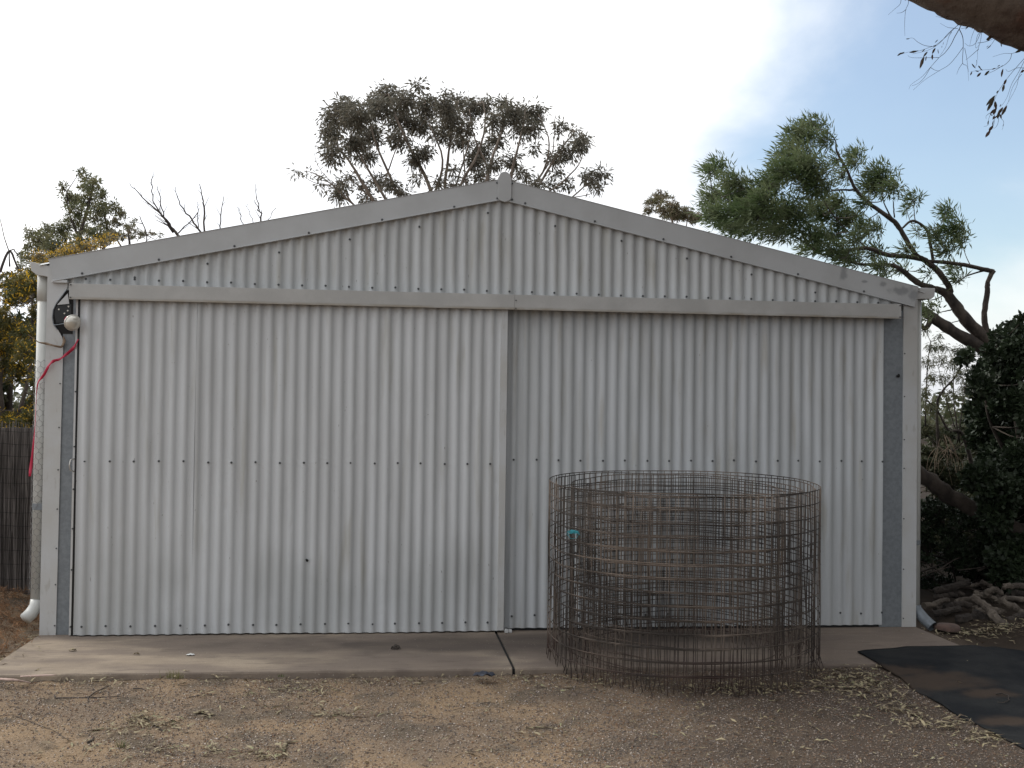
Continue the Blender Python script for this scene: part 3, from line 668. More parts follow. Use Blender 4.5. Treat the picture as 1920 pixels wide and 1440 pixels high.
def leaf_quads(c, d, n, Ln, Wd, curl=0):
    """c,d,n (N,3); 6-vertex lens-shaped leaves returned as (N,4,3) rhombs"""
    d = d/(np.linalg.norm(d, axis=1)[:, None]+1e-9); s = np.cross(d, n); s /= np.linalg.norm(s, axis=1)[:, None]+1e-9
    Ln = Ln[:, None]; Wd = Wd[:, None]
    return np.stack([c-d*Ln*.5, c+s*Wd*.5-d*Ln*.05, c+d*Ln*.5, c-s*Wd*.5-d*Ln*.05], 1)
def litter(pts, Lr, Wr, seed, lift=.006):
    r = np.random.default_rng(seed); rr_ = r.random(len(pts)); pts = pts[~(((in_mat(pts[:, 0], pts[:, 1])) & (rr_ < .93)) | ((in_slab(pts[:, 0], pts[:, 1])) & (rr_ < .9)))]; x, y = pts[:, 0], pts[:, 1]; n = len(x)
    z = surf(x, y)+.003+r.random(n)*lift; a = r.uniform(0, 6.28, n)
    d = np.stack([np.cos(a), np.sin(a), r.normal(0, .18, n)], 1); nn = np.stack([r.normal(0, .5, n), r.normal(0, .5, n), np.ones(n)], 1)
    Ln = r.uniform(*Lr, n); Wd = r.uniform(*Wr, n)
    c = np.stack([x, y, z], 1)
    s = np.cross(d, nn); s /= np.linalg.norm(s, axis=1)[:, None]; d /= np.linalg.norm(d, axis=1)[:, None]
    bend = s*(r.normal(0, .12, n)*Ln)[:, None]+np.array([0, 0, 1.])*(r.uniform(0, .12, n)*Ln)[:, None]
    a0, a1, a2 = c-d*Ln[:, None]*.5, c+bend, c+d*Ln[:, None]*.5
    W2 = s*Wd[:, None]*.5
    q1 = np.stack([a0, a0*.5+a1*.5+W2*.9, a1+W2, a1-W2], 1); q2 = np.stack([a1-W2, a1+W2, a2, a1*.6+a2*.4-W2*.6], 1)
    return np.concatenate([q1, q2])
def blob(u, v, su, sv, n, seed):
    r = np.random.default_rng(seed); out_ = []
    for k in range(n):
        p = atz(u+r.normal(0, su), v+r.normal(0, sv), -.03); out_.append(p[:2])
    return np.array(out_)
r = np.random.default_rng(3)
sc_ = np.stack([r.uniform(-.1, 6.4, 1500), r.uniform(-3.7, -.95, 1500)], 1)
sc_ = sc_[~((sc_[:, 1] > SLAB_Y) & (r.random(1500) < .85))]
Q = [litter(sc_, (.014, .065), (.003, .010), 1)]
for (u, v, su, sv, n) in ((1390, 1290, 70, 7, 190), (1590, 1278, 40, 12, 260), (1640, 1290, 30, 12, 120), (1690, 1325, 35, 12, 90), (1770, 1352, 40, 9, 110), (1860, 1375, 30, 8, 90), (290, 1355, 28, 8, 110), (265, 1342, 16, 5, 40), (235, 1365, 40, 7, 30), (490, 1408, 30, 6, 60), (400, 1400, 12, 5, 25), (640, 1338, 30, 4, 40), (560, 1288, 40, 6, 60), (300, 1400, 20, 6, 30),
                          (1010, 1372, 20, 6, 14), (380, 1340, 12, 4, 12), (520, 1310, 60, 12, 60), (130, 1277, 60, 5, 40), (600, 1276, 300, 4, 160), (960, 1268, 60, 4, 40), (1120, 1285, 60, 6, 50), (30, 1240, 30, 8, 120), (60, 1215, 15, 10, 90), (1800, 1195, 60, 6, 160), (1880, 1195, 40, 8, 150), (180, 1405, 100, 12, 50), (1500, 1360, 250, 30, 120)):
    Q.append(litter(blob(u, v, su, sv, n, int(u+v)), (.022, .095), (.004, .014), int(u*3+v), lift=.018))
o = quads_obj('leaf_litter', np.concatenate(Q), M_litter, kind='stuff'); tag(o, 'dry gum leaves and bark scraps scattered over the gravel and concrete edge', 'leaf litter')
# fine dark twig scraps
b = MB()
for k in range(260):
    x, y = random.uniform(-.1, 6.3), random.uniform(-3.6, -1.1); a = random.uniform(0, 3.14); l = random.uniform(.02, .09)
    if in_mat(np.array([x]), np.array([y]))[0]: continue
    z = float(gz(x, y))+.004; m_ = random.gauss(0, .008)
    b.tube([(x, y, z), (x+l*.5*math.cos(a)-m_*math.sin(a), y+l*.5*math.sin(a)+m_*math.cos(a), z+.004), (x+l*math.cos(a), y+l*math.sin(a), float(gz(x+l*math.cos(a), y+l*math.sin(a)))+.003)], [.0014, .0012, .0006], 4)
stuffpart(b, 'twig_scraps', M_twig, None); tag(bpy.data.objects['twig_scraps'], 'short dark twig scraps strewn over the earth', 'twigs')

def gpt(u, v, h=.004):
    p = atz(u, v, -.045); z = float(surf(np.array([p[0]]), np.array([p[1]]))[0]); p = atz(u, v, z); return np.array([p[0], p[1], z+h])
def stick(polys, r0, m, name, label, cat, group=None, h=.004):
    b = MB()
    for pl in polys:
        P_ = np.array([gpt(u, v, h) for u, v in pl]); t = np.linspace(0, len(P_)-1, (len(P_)-1)*4+1); Q_ = np.stack([np.interp(t, range(len(P_)), P_[:, i]) for i in range(3)], 1)
        Q_ += rng.normal(0, r0*.5, Q_.shape)*[1, 1, .4]; b.tube(Q_, np.linspace(r0, r0*.5, len(Q_)), 6, rough=.2)
    return tag(b.build(name, m, smooth=True), label, cat, group)
stick([[(102, 1305), (104, 1310), (165, 1309), (228, 1307)], [(165, 1309), (180, 1298), (207, 1286)], [(165, 1309), (165, 1318)]], .0035, M_twig, 'forked_twig', 'dark forked twig lying flat on the earth at the left', 'twig')
stick([[(265, 1342), (280, 1356), (306, 1373)]], .006, M_wood2, 'broken_stick', 'thick short broken stick among leaves in the left foreground', 'stick')
stick([[(355, 1309), (372, 1305), (398, 1304)]], .0025, M_twig, 'thin_twig', 'thin straight dark twig near the left centre of the earth', 'twig')
stick([[(-10, 1343), (30, 1344), (60, 1356), (100, 1371), (130, 1390)]], .002, M_twig, 'long_thin_twig', 'long thin bent twig at the left edge of the earth', 'twig')
stick([[(165, 1394), (178, 1384)]], .006, M_wood2, 'wood_chip', 'small dark chip of wood in the left foreground', 'wood chip')
stick([[(250, 1293), (262, 1292), (275, 1296)]], .004, M_twig, 'gum_nut', 'small dark gum nut with stalk near the front edge of the concrete', 'gum nut')
def bark_piece(pl, w, m, name, label, cat, h=.006):
    P_ = np.array([gpt(u, v, h) for u, v in pl]); t = np.linspace(0, len(P_)-1, (len(P_)-1)*5+1); Q_ = np.stack([np.interp(t, range(len(P_)), P_[:, i]) for i in range(3)], 1); V = []
    T_ = np.gradient(Q_, axis=0)
    for i, q in enumerate(Q_):
        tt = T_[i]/np.linalg.norm(T_[i]); s = np.cross(tt, [0, 0, 1]); f = math.sin(math.pi*min(1, max(.12, (i+.6)/len(Q_))))**.6
        for k in range(5):
            a = math.pi*(k/4); V.append(q+s*math.cos(a)*w*.5*f+np.array([0, 0, 1])*math.sin(a)*w*.32*f)
    b = MB().add(V, [(i*5+k, i*5+k+1, (i+1)*5+k+1, (i+1)*5+k) for i in range(len(Q_)-1) for k in range(4)])
    o = b.build(name, m, smooth=True); md = o.modifiers.new('s', 'SOLIDIFY'); md.thickness = .002
    return tag(o, label, cat)
M_pink = mat('pinkish_bark', (.48, .36, .31), rough=.8, col2=(.34, .24, .20), vscale=14)
bark_piece([(38, 1276), (70, 1275), (106, 1273)], .020, M_pink, 'curled_bark', 'thin pinkish curl of bark against the left front of the concrete', 'bark', .02)
bark_piece([(-12, 1275), (25, 1278), (60, 1284)], .026, M_pink, 'curled_bark', 'wider pinkish curl of bark at the lower left corner of the concrete', 'bark')
bark_piece([(532, 1412), (533, 1402), (537, 1394), (560, 1393)], .018, M_litter, 'curled_bark', 'tan hooked curl of bark in the foreground left of centre', 'bark')
bark_piece([(362, 1340), (380, 1337), (400, 1343)], .030, M_litter, 'curled_leaf', 'arched dry leaf on the bare earth left of centre', 'leaf')
bark_piece([(166, 1373), (195, 1368)], .012, M_litter, 'long_leaf', 'long pale leaf lying left of the leaf pile', 'leaf')
bark_piece([(985, 1369), (1010, 1366), (1038, 1367)], .008, M_litter, 'long_leaf', 'long yellowish leaf below the centre joint', 'leaf')
stick([[(1868, 1303), (1878, 1301), (1890, 1306), (1892, 1313), (1882, 1319), (1870, 1318)]], .0035, M_wood2, 'curled_twig', 'curled brown twig lying on the black mat', 'twig')
# crumpled dark plastic scrap, dried leaf on slab, small grass tufts
def scrap(u, v, w, m, name, label, cat, asp=.4, zup=.012):
    c = gpt(u, v, .004); b = MB(); n = 11; V = []
    r_ = np.random.default_rng(int(u)); 
    for j in range(6):
        for i in range(n):
            a = (i/(n-1)-.5); e = (j/5-.5)
            env = max(0, 1-(2*a)**2)**.5
            V.append((c[0]+a*w, c[1]+e*w*asp*env*1.4, c[2]+zup*(abs(math.sin(7*a+4*e))*.8+r_.random()*.4)*env))
    b.add(V, [(j*n+i, j*n+i+1, (j+1)*n+i+1, (j+1)*n+i) for j in range(5) for i in range(n-1)])
    o = b.build(name, m, smooth=True); md = o.modifiers.new('s', 'SOLIDIFY'); md.thickness = .0015; return tag(o, label, cat)
M_plast = mat('dark_plastic', (.03, .036, .055), rough=.35)
scrap(908, 1268, .13, M_plast, 'plastic_scrap', 'crumpled blue-black plastic scrap at the foot of the concrete near the joint', 'plastic scrap', .5, .02)
scrap(742, 1217, .06, M_wood2, 'dried_leaf', 'crinkled dark dry leaf on the stained concrete', 'leaf', .6, .02)
scrap(357, 1229, .05, mat('white_blotch', (.62, .63, .62), rough=.6), 'paper_scrap', 'tiny white scrap on the left half of the concrete', 'scrap', .5, .006)
scrap(136, 1221, .045, M_litter, 'small_leaf', 'small tan leaf near the left end of the concrete', 'leaf', .4, .012)
scrap(256, 1228, .035, M_litter, 'pale_leaf', 'pale curled leaf on the concrete left of the white scrap', 'leaf', .4, .012)
M_grass = leafm('grass_blades', (.10, .13, .05), (.20, .19, .09), .3)
def grass_tuft(u, v, n, h, label):
    c = gpt(u, v, -.004); V = []
    for k in range(n):
        a = random.uniform(0, 6.28); l = h*random.uniform(.5, 1); d = np.array([math.cos(a)*.55, math.sin(a)*.55, 1])*l; o_ = c+np.array([random.gauss(0, .012), random.gauss(0, .005), 0]); s = np.array([-math.sin(a), math.cos(a), 0])*.0018
        V.append([o_-s, o_+s, o_+d+s*.2, o_+d-s*.2])
    tag(quads_obj('grass_tuft', np.array(V), M_grass), label, 'grass')
grass_tuft(318, 1270, 26, .05, 'sparse grass tuft at the concrete edge, left of centre'); grass_tuft(334, 1271, 34, .045, 'small green grass tuft beside the sparse one at the concrete edge')
grass_tuft(226, 1402, 30, .045, 'little green sprout in the left foreground'); grass_tuft(527, 1268, 20, .02, 'tiny grass tuft along the concrete edge below the left door')

# ------------------------------------------------------------------ brush fence, left
FY = 1.05
fence = empty('brush_fence', (-1.8, FY, .0), 'dark brushwood fence bound with wires behind the left corner of the shed', 'fence')
b = MB().box((-5.5, FY+.02, -.1), (-.06, FY+.07, 1.29)); b.build('brush_core', M_brush, fence)
b = MB()
for k in range(1900):
    x = random.uniform(-2.6, -.06); y = FY+random.uniform(-.012, .02); z0 = random.uniform(-.06, .8) if k % 3 else -.06; l = random.uniform(.4, 1.0)
    z1 = min(z0+l, 1.33+random.gauss(0, .012)); dx = random.gauss(0, .018)
    b.tube([(x, y, z0), (x+dx*.5+random.gauss(0, .004), y-.004, (z0+z1)/2), (x+dx, y, z1)], [.0032, .0028, .0014], 4, cap=False)
stuffpart(b, 'brush_stalks', M_brush, fence)
for k in range(13):
    z = .10+.098*k; pts = [(x, FY-.017+.004*math.sin(x*30+k), z+.012*math.sin(x*2.2+k)+.004*math.sin(x*17)) for x in np.arange(-5.4, -.05, .06)]
    MB().tube(pts, .0014, 4).build('binding_wire', M_void, fence)
# far side boards for the rest of the yard fence are hidden; none built
# dry plants along left bank
def tufts(centres, n, Lr, Wr, up, seed):
    r = np.random.default_rng(seed); k = r.integers(0, len(centres), n); c = centres[k]+r.normal(0, 1, (n, 3))*[.03, .03, .018]
    d = r.normal(0, 1, (n, 3)); d[:, 2] = np.abs(d[:, 2])*up; return leaf_quads(c, d, r.normal(0, 1, (n, 3)), r.uniform(*Lr, n), r.uniform(*Wr, n))
cc = []
for k in range(700):
    x, y = random.uniform(-2.2, -.02), random.uniform(-.95, .95)
    cc.append((x, y, float(gz(x, y))+random.random()*.05))
o = quads_obj('dry_ground_cover', tufts(np.array(cc), 30000, (.018, .065), (.002, .006), .8, 4), M_dry, kind='stuff'); tag(o, 'tangled dry reddish-brown plants banked beside the left end of the concrete', 'ground cover')

# ------------------------------------------------------------------ vegetation
def path(pts, n=5, wig=.0, seed=0):
    P_ = np.array(pts, float); r = np.random.default_rng(seed)
    if len(P_) < 3:
        t = np.linspace(0, 1, n+2); Q_ = P_[0]+(P_[-1]-P_[0])*t[:, None]
    else:
        Q_ = []
        for i in range(len(P_)-1):
            p0 = P_[max(0, i-1)]; p1 = P_[i]; p2 = P_[i+1]; p3 = P_[min(len(P_)-1, i+2)]
            for t in np.linspace(0, 1, n, endpoint=False):
                Q_.append(.5*((2*p1)+(-p0+p2)*t+(2*p0-5*p1+4*p2-p3)*t*t+(-p0+3*p1-3*p2+p3)*t**3))
        Q_.append(P_[-1]); Q_ = np.array(Q_)
    if wig: Q_[1:-1] += r.normal(0, wig, Q_[1:-1].shape)
    return Q_
def px_path(pl, Y):      # pl: (u,v,radius_px[,dy])
    out_ = []; rad = []
    for q in pl:
        yy = Y+(q[3] if len(q) > 3 else 0); out_.append(at(q[0], q[1], yy)); rad.append(q[2]*(yy-CAM[1])/FPX)
    return np.array(out_), rad
def tree(name, label, cat, Y, limbs, clumps, leaf, leaf_m, bark_m, dens=.3, bias=(0, 0, 0), depth=1.0, twig_r=.008, seed=1, group=None, base=None, flowers=None, tuft_n=14, tuft_r=.5, twigs=3, crown_name='crown', thin=1.0, biasw=.0, limb_scale=1.0, spread=1.0):
    """limbs: list of pixel polylines; clumps: (u,v,ru,rv) ellipses on the picture, given real depth around Y"""
    r = np.random.default_rng(seed); mpp = (Y-CAM[1])/FPX
    wb = MB(); nodes = []
    for li, pl in enumerate(limbs):
        P_, R_l = px_path(pl, Y); n = 5; Q_ = path(P_, n, .25*mpp, seed+li); Rr = np.interp(np.linspace(0, len(P_)-1, len(Q_)), range(len(P_)), R_l)*limb_scale
        wb.tube(Q_, np.maximum(Rr, .003), 7 if Rr.max() > .02 else 5, rough=.22); nodes += list(Q_)
    nodes = np.array(nodes); base_pt = base if base is not None else at(limbs[0][0][0], limbs[0][0][1], Y)
    root = empty(name, (base_pt[0], base_pt[1], float(gz(base_pt[0], base_pt[1]))), label, cat, group)
    Cs, Ds, Ns, Ls, Ws = [], [], [], [], []
    for (u, v, ru, rv) in clumps:
        dy = r.uniform(-depth, depth)*.5; c = at(u, v, Y+dy); rx_, rz_ = ru*mpp, rv*mpp; ryy = min(depth*.5, (rx_+rz_)*.5)+.02
        # branch up to the clump from the nearest limb point below it
        dd = np.linalg.norm((nodes-c)*[1, .6, 1], axis=1)+np.maximum(0, nodes[:, 2]-c[2])*1.5; a = nodes[int(dd.argmin())]
        if np.linalg.norm(a-c) > .02:
            mid = (a+c)/2+r.normal(0, .06, 3)*np.linalg.norm(a-c)+np.array([0, 0, -.08*np.linalg.norm(a-c)]); Q_ = path([a, mid, c], 4); wb.tube(Q_, np.linspace(twig_r, twig_r*.35, len(Q_)), 4, cap=False)
        area = math.pi*ru*rv; nl = int(area*dens); nt_ = max(3, nl//tuft_n)
        q = r.normal(0, 1, (nt_, 3)); q /= np.linalg.norm(q, axis=1)[:, None]; q *= r.random((nt_, 1))**.38
        tc_ = c+q*[rx_, ryy, rz_]*spread*r.uniform(.8, 1.15, (nt_, 1))
        for j in range(min(twigs+nt_//6, nt_)):
            Q_ = path([c-np.array([0, 0, rz_*.4]), (c+tc_[j])/2+r.normal(0, .02, 3), tc_[j]], 3); wb.tube(Q_, np.linspace(twig_r*.45, twig_r*.16, len(Q_)), 3, cap=False)
        k = r.integers(0, nt_, nl); tr = tuft_r*leaf[0]
        off = r.normal(0, 1, (nl, 3)); off /= np.linalg.norm(off, axis=1)[:, None]
        d = off+np.array(bias)*(1+biasw)
        Cs.append(tc_[k]+off*tr*r.uniform(.3, 1.3, (nl, 1))+np.array(bias)*leaf[0]*.3); Ds.append(d); Ns.append(r.normal(0, 1, (nl, 3))); Ls.append(leaf[0]*r.uniform(.6, 1.25, nl)); Ws.append(leaf[1]*r.uniform(.7, 1.3, nl))
    wb.build('trunk', bark_m, root, smooth=True)
    V = leaf_quads(np.concatenate(Cs), np.concatenate(Ds), np.concatenate(Ns), np.concatenate(Ls), np.concatenate(Ws))
    o = quads_obj(crown_name, V, leaf_m, root, kind='stuff')
    if flowers:
        m_, frac = flowers; k = r.random(len(V)) < frac; F_ = V[k]+r.normal(0, .03, (k.sum(), 1, 3)); c_ = F_.mean(1, keepdims=True); quads_obj('flowers', c_+(F_-c_)*[[[.9, .9, .9]]], m_, root, kind='stuff')
    return root
# gum tree behind the ridge
gum_cl = [(640,215,36,24),(620,250,22,26),(622,285,20,20),(668,220,28,22),(690,250,28,24),(725,178,30,20),(712,205,28,20),(760,188,20,22),(785,162,11,8),(800,200,26,22),(835,198,20,24),(845,225,20,22),(750,225,32,24),(790,235,28,20),(665,275,24,20),(690,295,18,14),(750,262,28,15),(790,290,20,18),(830,250,20,16),(865,265,20,16),(885,203,24,22),(910,195,18,16),(870,240,22,12),(945,195,16,13),(960,215,26,20),(985,215,20,18),(1010,210,16,18),(930,225,18,18),(975,245,20,15),(1000,240,18,13),(930,262,18,18),(900,285,22,18),(890,305,18,14),(850,318,10,9),(925,310,16,12),(960,300,16,15),(1000,275,9,9),(980,325,13,10),(1050,240,11,12),(1076,245,11,7),(1085,270,18,14),(1060,285,20,14),(1038,300,18,11),(1045,322,10,7),(635,360,16,17),(643,343,9,9),(710,340,12,14),(733,347,16,11),(755,362,16,7),(775,300,13,12),(782,335,11,8),(1100,330,12,11),(1125,328,15,12),(1110,345,10,9),(1030,345,12,8),(870,340,11,7),(555,320,7,4),(576,325,5,4),(598,330,6,4),(915,340,14,8),(700,195,14,14),(650,195,22,12),(1095,262,12,10),(860,190,14,12),(1120,352,10,6),(680,350,10,10),(690,372,16,6),(820,345,10,12),(850,350,10,8),(900,330,14,10),(1005,345,14,8),(1060,345,14,8),(600,345,7,6),(660,330,8,10),(955,345,14,8)]
gum_l = [[(850,560,9),(760,440,7),(700,375,5),(660,310,3.2),(625,265,1.6)],[(760,440,6),(715,360,3.4),(680,300,2.6),(655,240,1.4)],[(850,560,8),(775,430,5),(740,350,3.6),(705,270,2.5),(690,210,1.2)],[(850,560,8),(812,370,5),(775,290,4),(745,225,2.6),(728,175,1.2)],[(812,370,4),(830,300,2.8),(800,220,1.6),(785,170,.8)],[(855,560,8),(835,380,4.5),(840,300,3.4),(850,230,2.2),(860,190,1)],[(860,560,8),(855,380,4),(895,290,3),(910,230,2),(905,190,1)],[(860,560,9),(905,370,5),(925,290,4),(945,235,2.4),(950,190,1.1)],[(905,370,4),(915,320,3),(890,260,2),(880,205,1)],[(870,560,8),(945,380,5),(965,300,3.6),(980,240,2.2),(985,205,1)],[(945,380,3.6),(1010,335,3),(1030,270,2),(1010,215,1)],[(870,560,7),(990,380,4),(1045,290,2.6),(1075,250,1.2)],[(990,380,3),(1050,345,2.2),(1090,300,1.4),(1085,262,.8)],[(1040,400,2.6),(1095,350,1.8),(1125,330,.9)],[(760,440,3.6),(665,385,2.4),(615,340,1.6),(575,320,.7)],[(700,400,3),(665,385,2.4),(640,350,1)],[(830,420,3.4),(860,330,2.2),(882,250,1.3),(868,210,.7)],[(1010,335,2),(1035,290,1.6),(1040,225,.9),(1045,215,.5)],[(715,360,2.4),(735,300,1.7),(755,250,1)],[(880,420,3),(872,330,2),(868,270,1.2)],[(665,385,1.4),(610,330,.9),(590,290,.6),(600,250,.4)],[(700,375,1.5),(650,330,1),(610,300,.6),(595,275,.4)]]
tree('gum_tree', 'wide-crowned gum tree with many thin stems rising behind the peak of the shed roof', 'tree', 15, gum_l, gum_cl, (.125, .030), M_leaf_euc, M_bark_pale, dens=.40, bias=(0, 0, -.45), depth=2.6, twig_r=.011, limb_scale=.72, seed=2, base=at(858, 760, 15), tuft_n=7, tuft_r=1.2, twigs=7)
# wind-swept tree on the right
def z4(*q): return (1180+q[0]/2.595, 200+q[1]/2.595)+q[2:]
wl = [[(1905, 1085, 26), (1885, 860, 22), z4(1790,1400,20), z4(1765,1200,16), z4(1750,1150,13), z4(1650,1050,12), z4(1590,970,11), z4(1540,910,9), z4(1480,885,6), z4(1400,855,6), z4(1330,800,5), z4(1270,770,4), z4(1110,765,2.5), z4(980,720,1.4)],
      [z4(1555,930,7), z4(1560,890,6.5), z4(1540,850,6), z4(1500,800,6), z4(1440,750,6), z4(1390,715,5), z4(1320,600,5), z4(1280,550,5), z4(1180,480,4), z4(1100,400,3.2), z4(1060,310,2.6), z4(1010,220,2), z4(1000,160,1), z4(940,110,.7)],
      [z4(1440,745,5), z4(1350,730,4.6), z4(1250,720,4.5), z4(1160,690,4), z4(1050,700,3), z4(940,720,2)],
      [z4(1440,750,3.6), z4(1600,765,4), z4(1740,795,4.5), z4(1775,800,4)],
      [z4(1762,1170,10), z4(1735,1080,7), z4(1728,1000,5.5), z4(1742,900,5.5), z4(1745,850,4.6), z4(1772,798,5)],
      [z4(1780,1260,14), z4(1750,1195,13), z4(1600,1110,12), z4(1480,1030,11), z4(1420,990,9), z4(1300,930,6), z4(1150,900,3)],
      [z4(1480,760,3.4), z4(1460,640,3), z4(1440,590,3), z4(1380,555,2.6), z4(1330,590,2)],
      [z4(1100,405,2.4), z4(1020,405,1.8), z4(960,415,1)], [z4(1280,550,2), z4(1240,470,1.2), z4(1230,400,.6)], [z4(1290,540,1.6), z4(1285,460,1)],
      [z4(1740,795,2), z4(1650,820,1.6), z4(1590,860,.8)], [z4(1050,700,2), z4(860,560,1.4), z4(700,470,.9), z4(560,400,.5)], [z4(940,720,1.6), z4(760,600,1.2), z4(560,500,.8), z4(400,400,.5)],
      [z4(1160,690,1.6), z4(1000,540,1.3), z4(900,350,.9), z4(880,150,.5)], [z4(1540,910,1.2), z4(1480,940,1), z4(1420,930,.6)], [z4(1600,980,1.5), z4(1560,990,1.3), z4(1510,1000,.8)], [z4(1690,1080,1.6), z4(1640,1040,1.2), z4(1570,1050,.8)],
      [z4(1470,1040,5), z4(1440,1080,4.5), z4(1420,1060,4)]]
wc = [(1525,235,26,16),(1500,255,30,18),(1545,262,16,12),(1490,290,36,20),(1510,318,38,24),(1468,318,22,16),(1530,350,26,24),(1345,312,22,13),(1330,322,14,8),(1375,340,28,16),(1335,372,22,20),(1388,370,34,24),(1440,350,26,20),(1352,402,38,18),(1420,402,42,24),(1480,400,38,28),(1540,395,32,26),(1590,412,28,20),(1400,432,38,12),(1460,436,38,12),(1520,440,34,14),(1605,288,20,9),(1600,306,12,10),(1650,328,26,18),(1638,352,26,16),(1672,350,16,12),(1620,380,10,12),(1713,374,11,13),(1700,392,6,4),(1775,398,12,14),(1788,428,20,18),(1758,440,16,10),(1802,448,12,14),(1775,468,18,10),(1798,522,12,8),(1590,482,22,7),(1650,500,16,9),(1640,430,14,9),(1740,514,8,5),(1560,445,26,12),(1720,432,8,5),(1580,330,10,14),(1565,300,10,8),(1660,510,14,6),(1600,450,14,10),(1785,500,10,8),(1735,590,9,12),(1745,575,10,7),(1430,375,20,16),(1370,420,25,12),(1560,468,30,10),(1600,485,26,10),(1640,470,16,10),(1520,465,26,8),(1690,505,12,6),(1620,430,16,12),(1570,380,16,14),(1410,395,30,20),(1460,330,16,12),(1700,470,10,8)]
tree('wind_swept_tree', 'leaning green tree with dark crooked limbs and wind-swept leaves above the right eave', 'tree', 4.0, wl, wc, (.092, .0135), M_leaf_green, M_bark, dens=.44, bias=(-.6, 0, .12), depth=1.5, twig_r=.007, seed=5, base=np.array([at(1900, 760, 4.0)[0], 4.0, 0]), tuft_n=5, tuft_r=1.0, twigs=8, spread=1.18)
# tan bush just above the right roof line
tree('tan_bush', 'small tan-leaved bush showing above the roof right of the ridge', 'bush', 9, [[(1265, 520, 3), (1262, 430, 2), (1255, 395, 1)], [(1265, 480, 2), (1285, 430, 1.2), (1290, 405, .7)]], [(1228, 378, 16, 13), (1256, 390, 26, 18), (1285, 402, 22, 15), (1240, 366, 16, 9), (1305, 410, 16, 12), (1265, 405, 30, 12), (1218, 395, 12, 8)], (.07, .014), M_leaf_tan, M_twig_pale, dens=.8, depth=.8, seed=8, twig_r=.006, base=np.array([at(1265, 500, 9)[0], 9, 0]))
# left tree
lc_ = [(150,322,10,6),(163,335,13,9),(176,348,15,14),(118,350,8,9),(133,367,16,9),(165,377,20,13),(190,367,11,14),(207,386,15,11),(148,396,20,13),(140,415,16,14),(225,400,11,11),(182,412,16,11),(58,440,14,10),(90,432,16,12),(112,430,10,8),(70,465,20,14),(97,460,20,15),(122,448,15,15),(54,482,10,11),(34,503,8,9),(42,518,8,6),(160,430,18,10),(125,475,18,10),(80,490,16,8),(200,425,12,10),(100,495,20,8),(150,455,24,14),(180,440,20,14),(210,440,20,10),(120,425,14,12),(60,500,12,12),(165,355,14,14),(140,378,18,14),(185,395,20,14),(75,450,18,12),(45,480,10,12),(110,475,24,12)]
ll_ = [[(170, 620, 8), (160, 520, 6), (150, 450, 4), (165, 390, 2.6), (175, 345, 1.4)], [(160, 520, 4), (200, 450, 2.4), (190, 380, 1.4)], [(155, 500, 3.4), (110, 460, 2), (80, 440, 1)], [(150, 450, 2), (130, 400, 1.3), (125, 360, .8)], [(195, 455, 1.6), (178, 400, 1)]]
tree('leafy_tree', 'grey-green leafy tree behind the left end of the roof', 'tree', 5.5, ll_, lc_, (.05, .014), M_leaf_grey, M_bark, dens=.50, depth=1.4, seed=9, spread=1.12, twig_r=.008, base=np.array([at(170, 600, 5.5)[0], 5.5, 0]), tuft_n=9, tuft_r=.9)
tree('brown_shrub', 'brownish sparse shrub right of the leafy tree, above the left roof edge', 'bush', 5.0, [[(250, 600, 4), (245, 480, 2.6), (240, 430, 1.4)], [(246, 500, 2), (275, 450, 1.2), (262, 405, .7)], [(246, 500, 2), (215, 440, 1.2)]], [(222, 418, 16, 12), (243, 428, 14, 10), (262, 436, 11, 8), (285, 438, 8, 5), (235, 445, 25, 8), (300, 440, 5, 4), (250, 415, 8, 6), (210, 440, 20, 8), (195, 445, 20, 8), (270, 440, 16, 5), (228, 400, 8, 8)], (.04, .009), M_leaf_tan, M_twig, dens=.6, depth=.8, seed=10, twig_r=.005, base=np.array([at(250, 600, 5)[0], 5, 0]))
# wattles in flower
tree('wattle_bush', 'golden flowering wattle top showing over the left end of the roof', 'bush', 2.6, [[(140, 620, 5), (135, 540, 3), (120, 500, 2)], [(135, 540, 3), (170, 480, 1.5)]], [(72, 483, 14, 7), (108, 482, 20, 9), (130, 470, 22, 9), (160, 463, 24, 9), (190, 455, 20, 7), (95, 492, 30, 8), (90, 500, 20, 10), (215, 448, 12, 5)], (.035, .007), M_leaf_tan, M_twig, dens=.8, depth=.7, seed=12, flowers=(M_flower, .45), twig_r=.005, base=np.array([at(140, 600, 2.6)[0]-.2, 6.3, 0]))
wcl = []
r = np.random.default_rng(21)
for k in range(46):
    u, v = r.uniform(-90, 78), r.uniform(528, 800); wcl.append((u, v, r.uniform(14, 26), r.uniform(12, 22)))
wcl += [(20, 560, 25, 20), (55, 545, 25, 18), (60, 520, 18, 14), (-10, 600, 40, 30)]
tree('wattle_bush', 'yellow-flowered wattle bush growing behind the brush fence at the left edge', 'bush', 2.3, [[(20, 1000, 9), (10, 860, 8), (0, 700, 5), (40, 600, 3)], [(10, 860, 5), (55, 700, 3), (60, 560, 1.6)], [(0, 760, 4), (-50, 620, 2), (-80, 560, 1.5)]], wcl, (.045, .009), M_wattle, M_bark, dens=.52, depth=1.4, seed=13, flowers=(M_flower, .13), twig_r=.006, base=np.array([at(20, 900, 2.3)[0], 2.3, 0]))
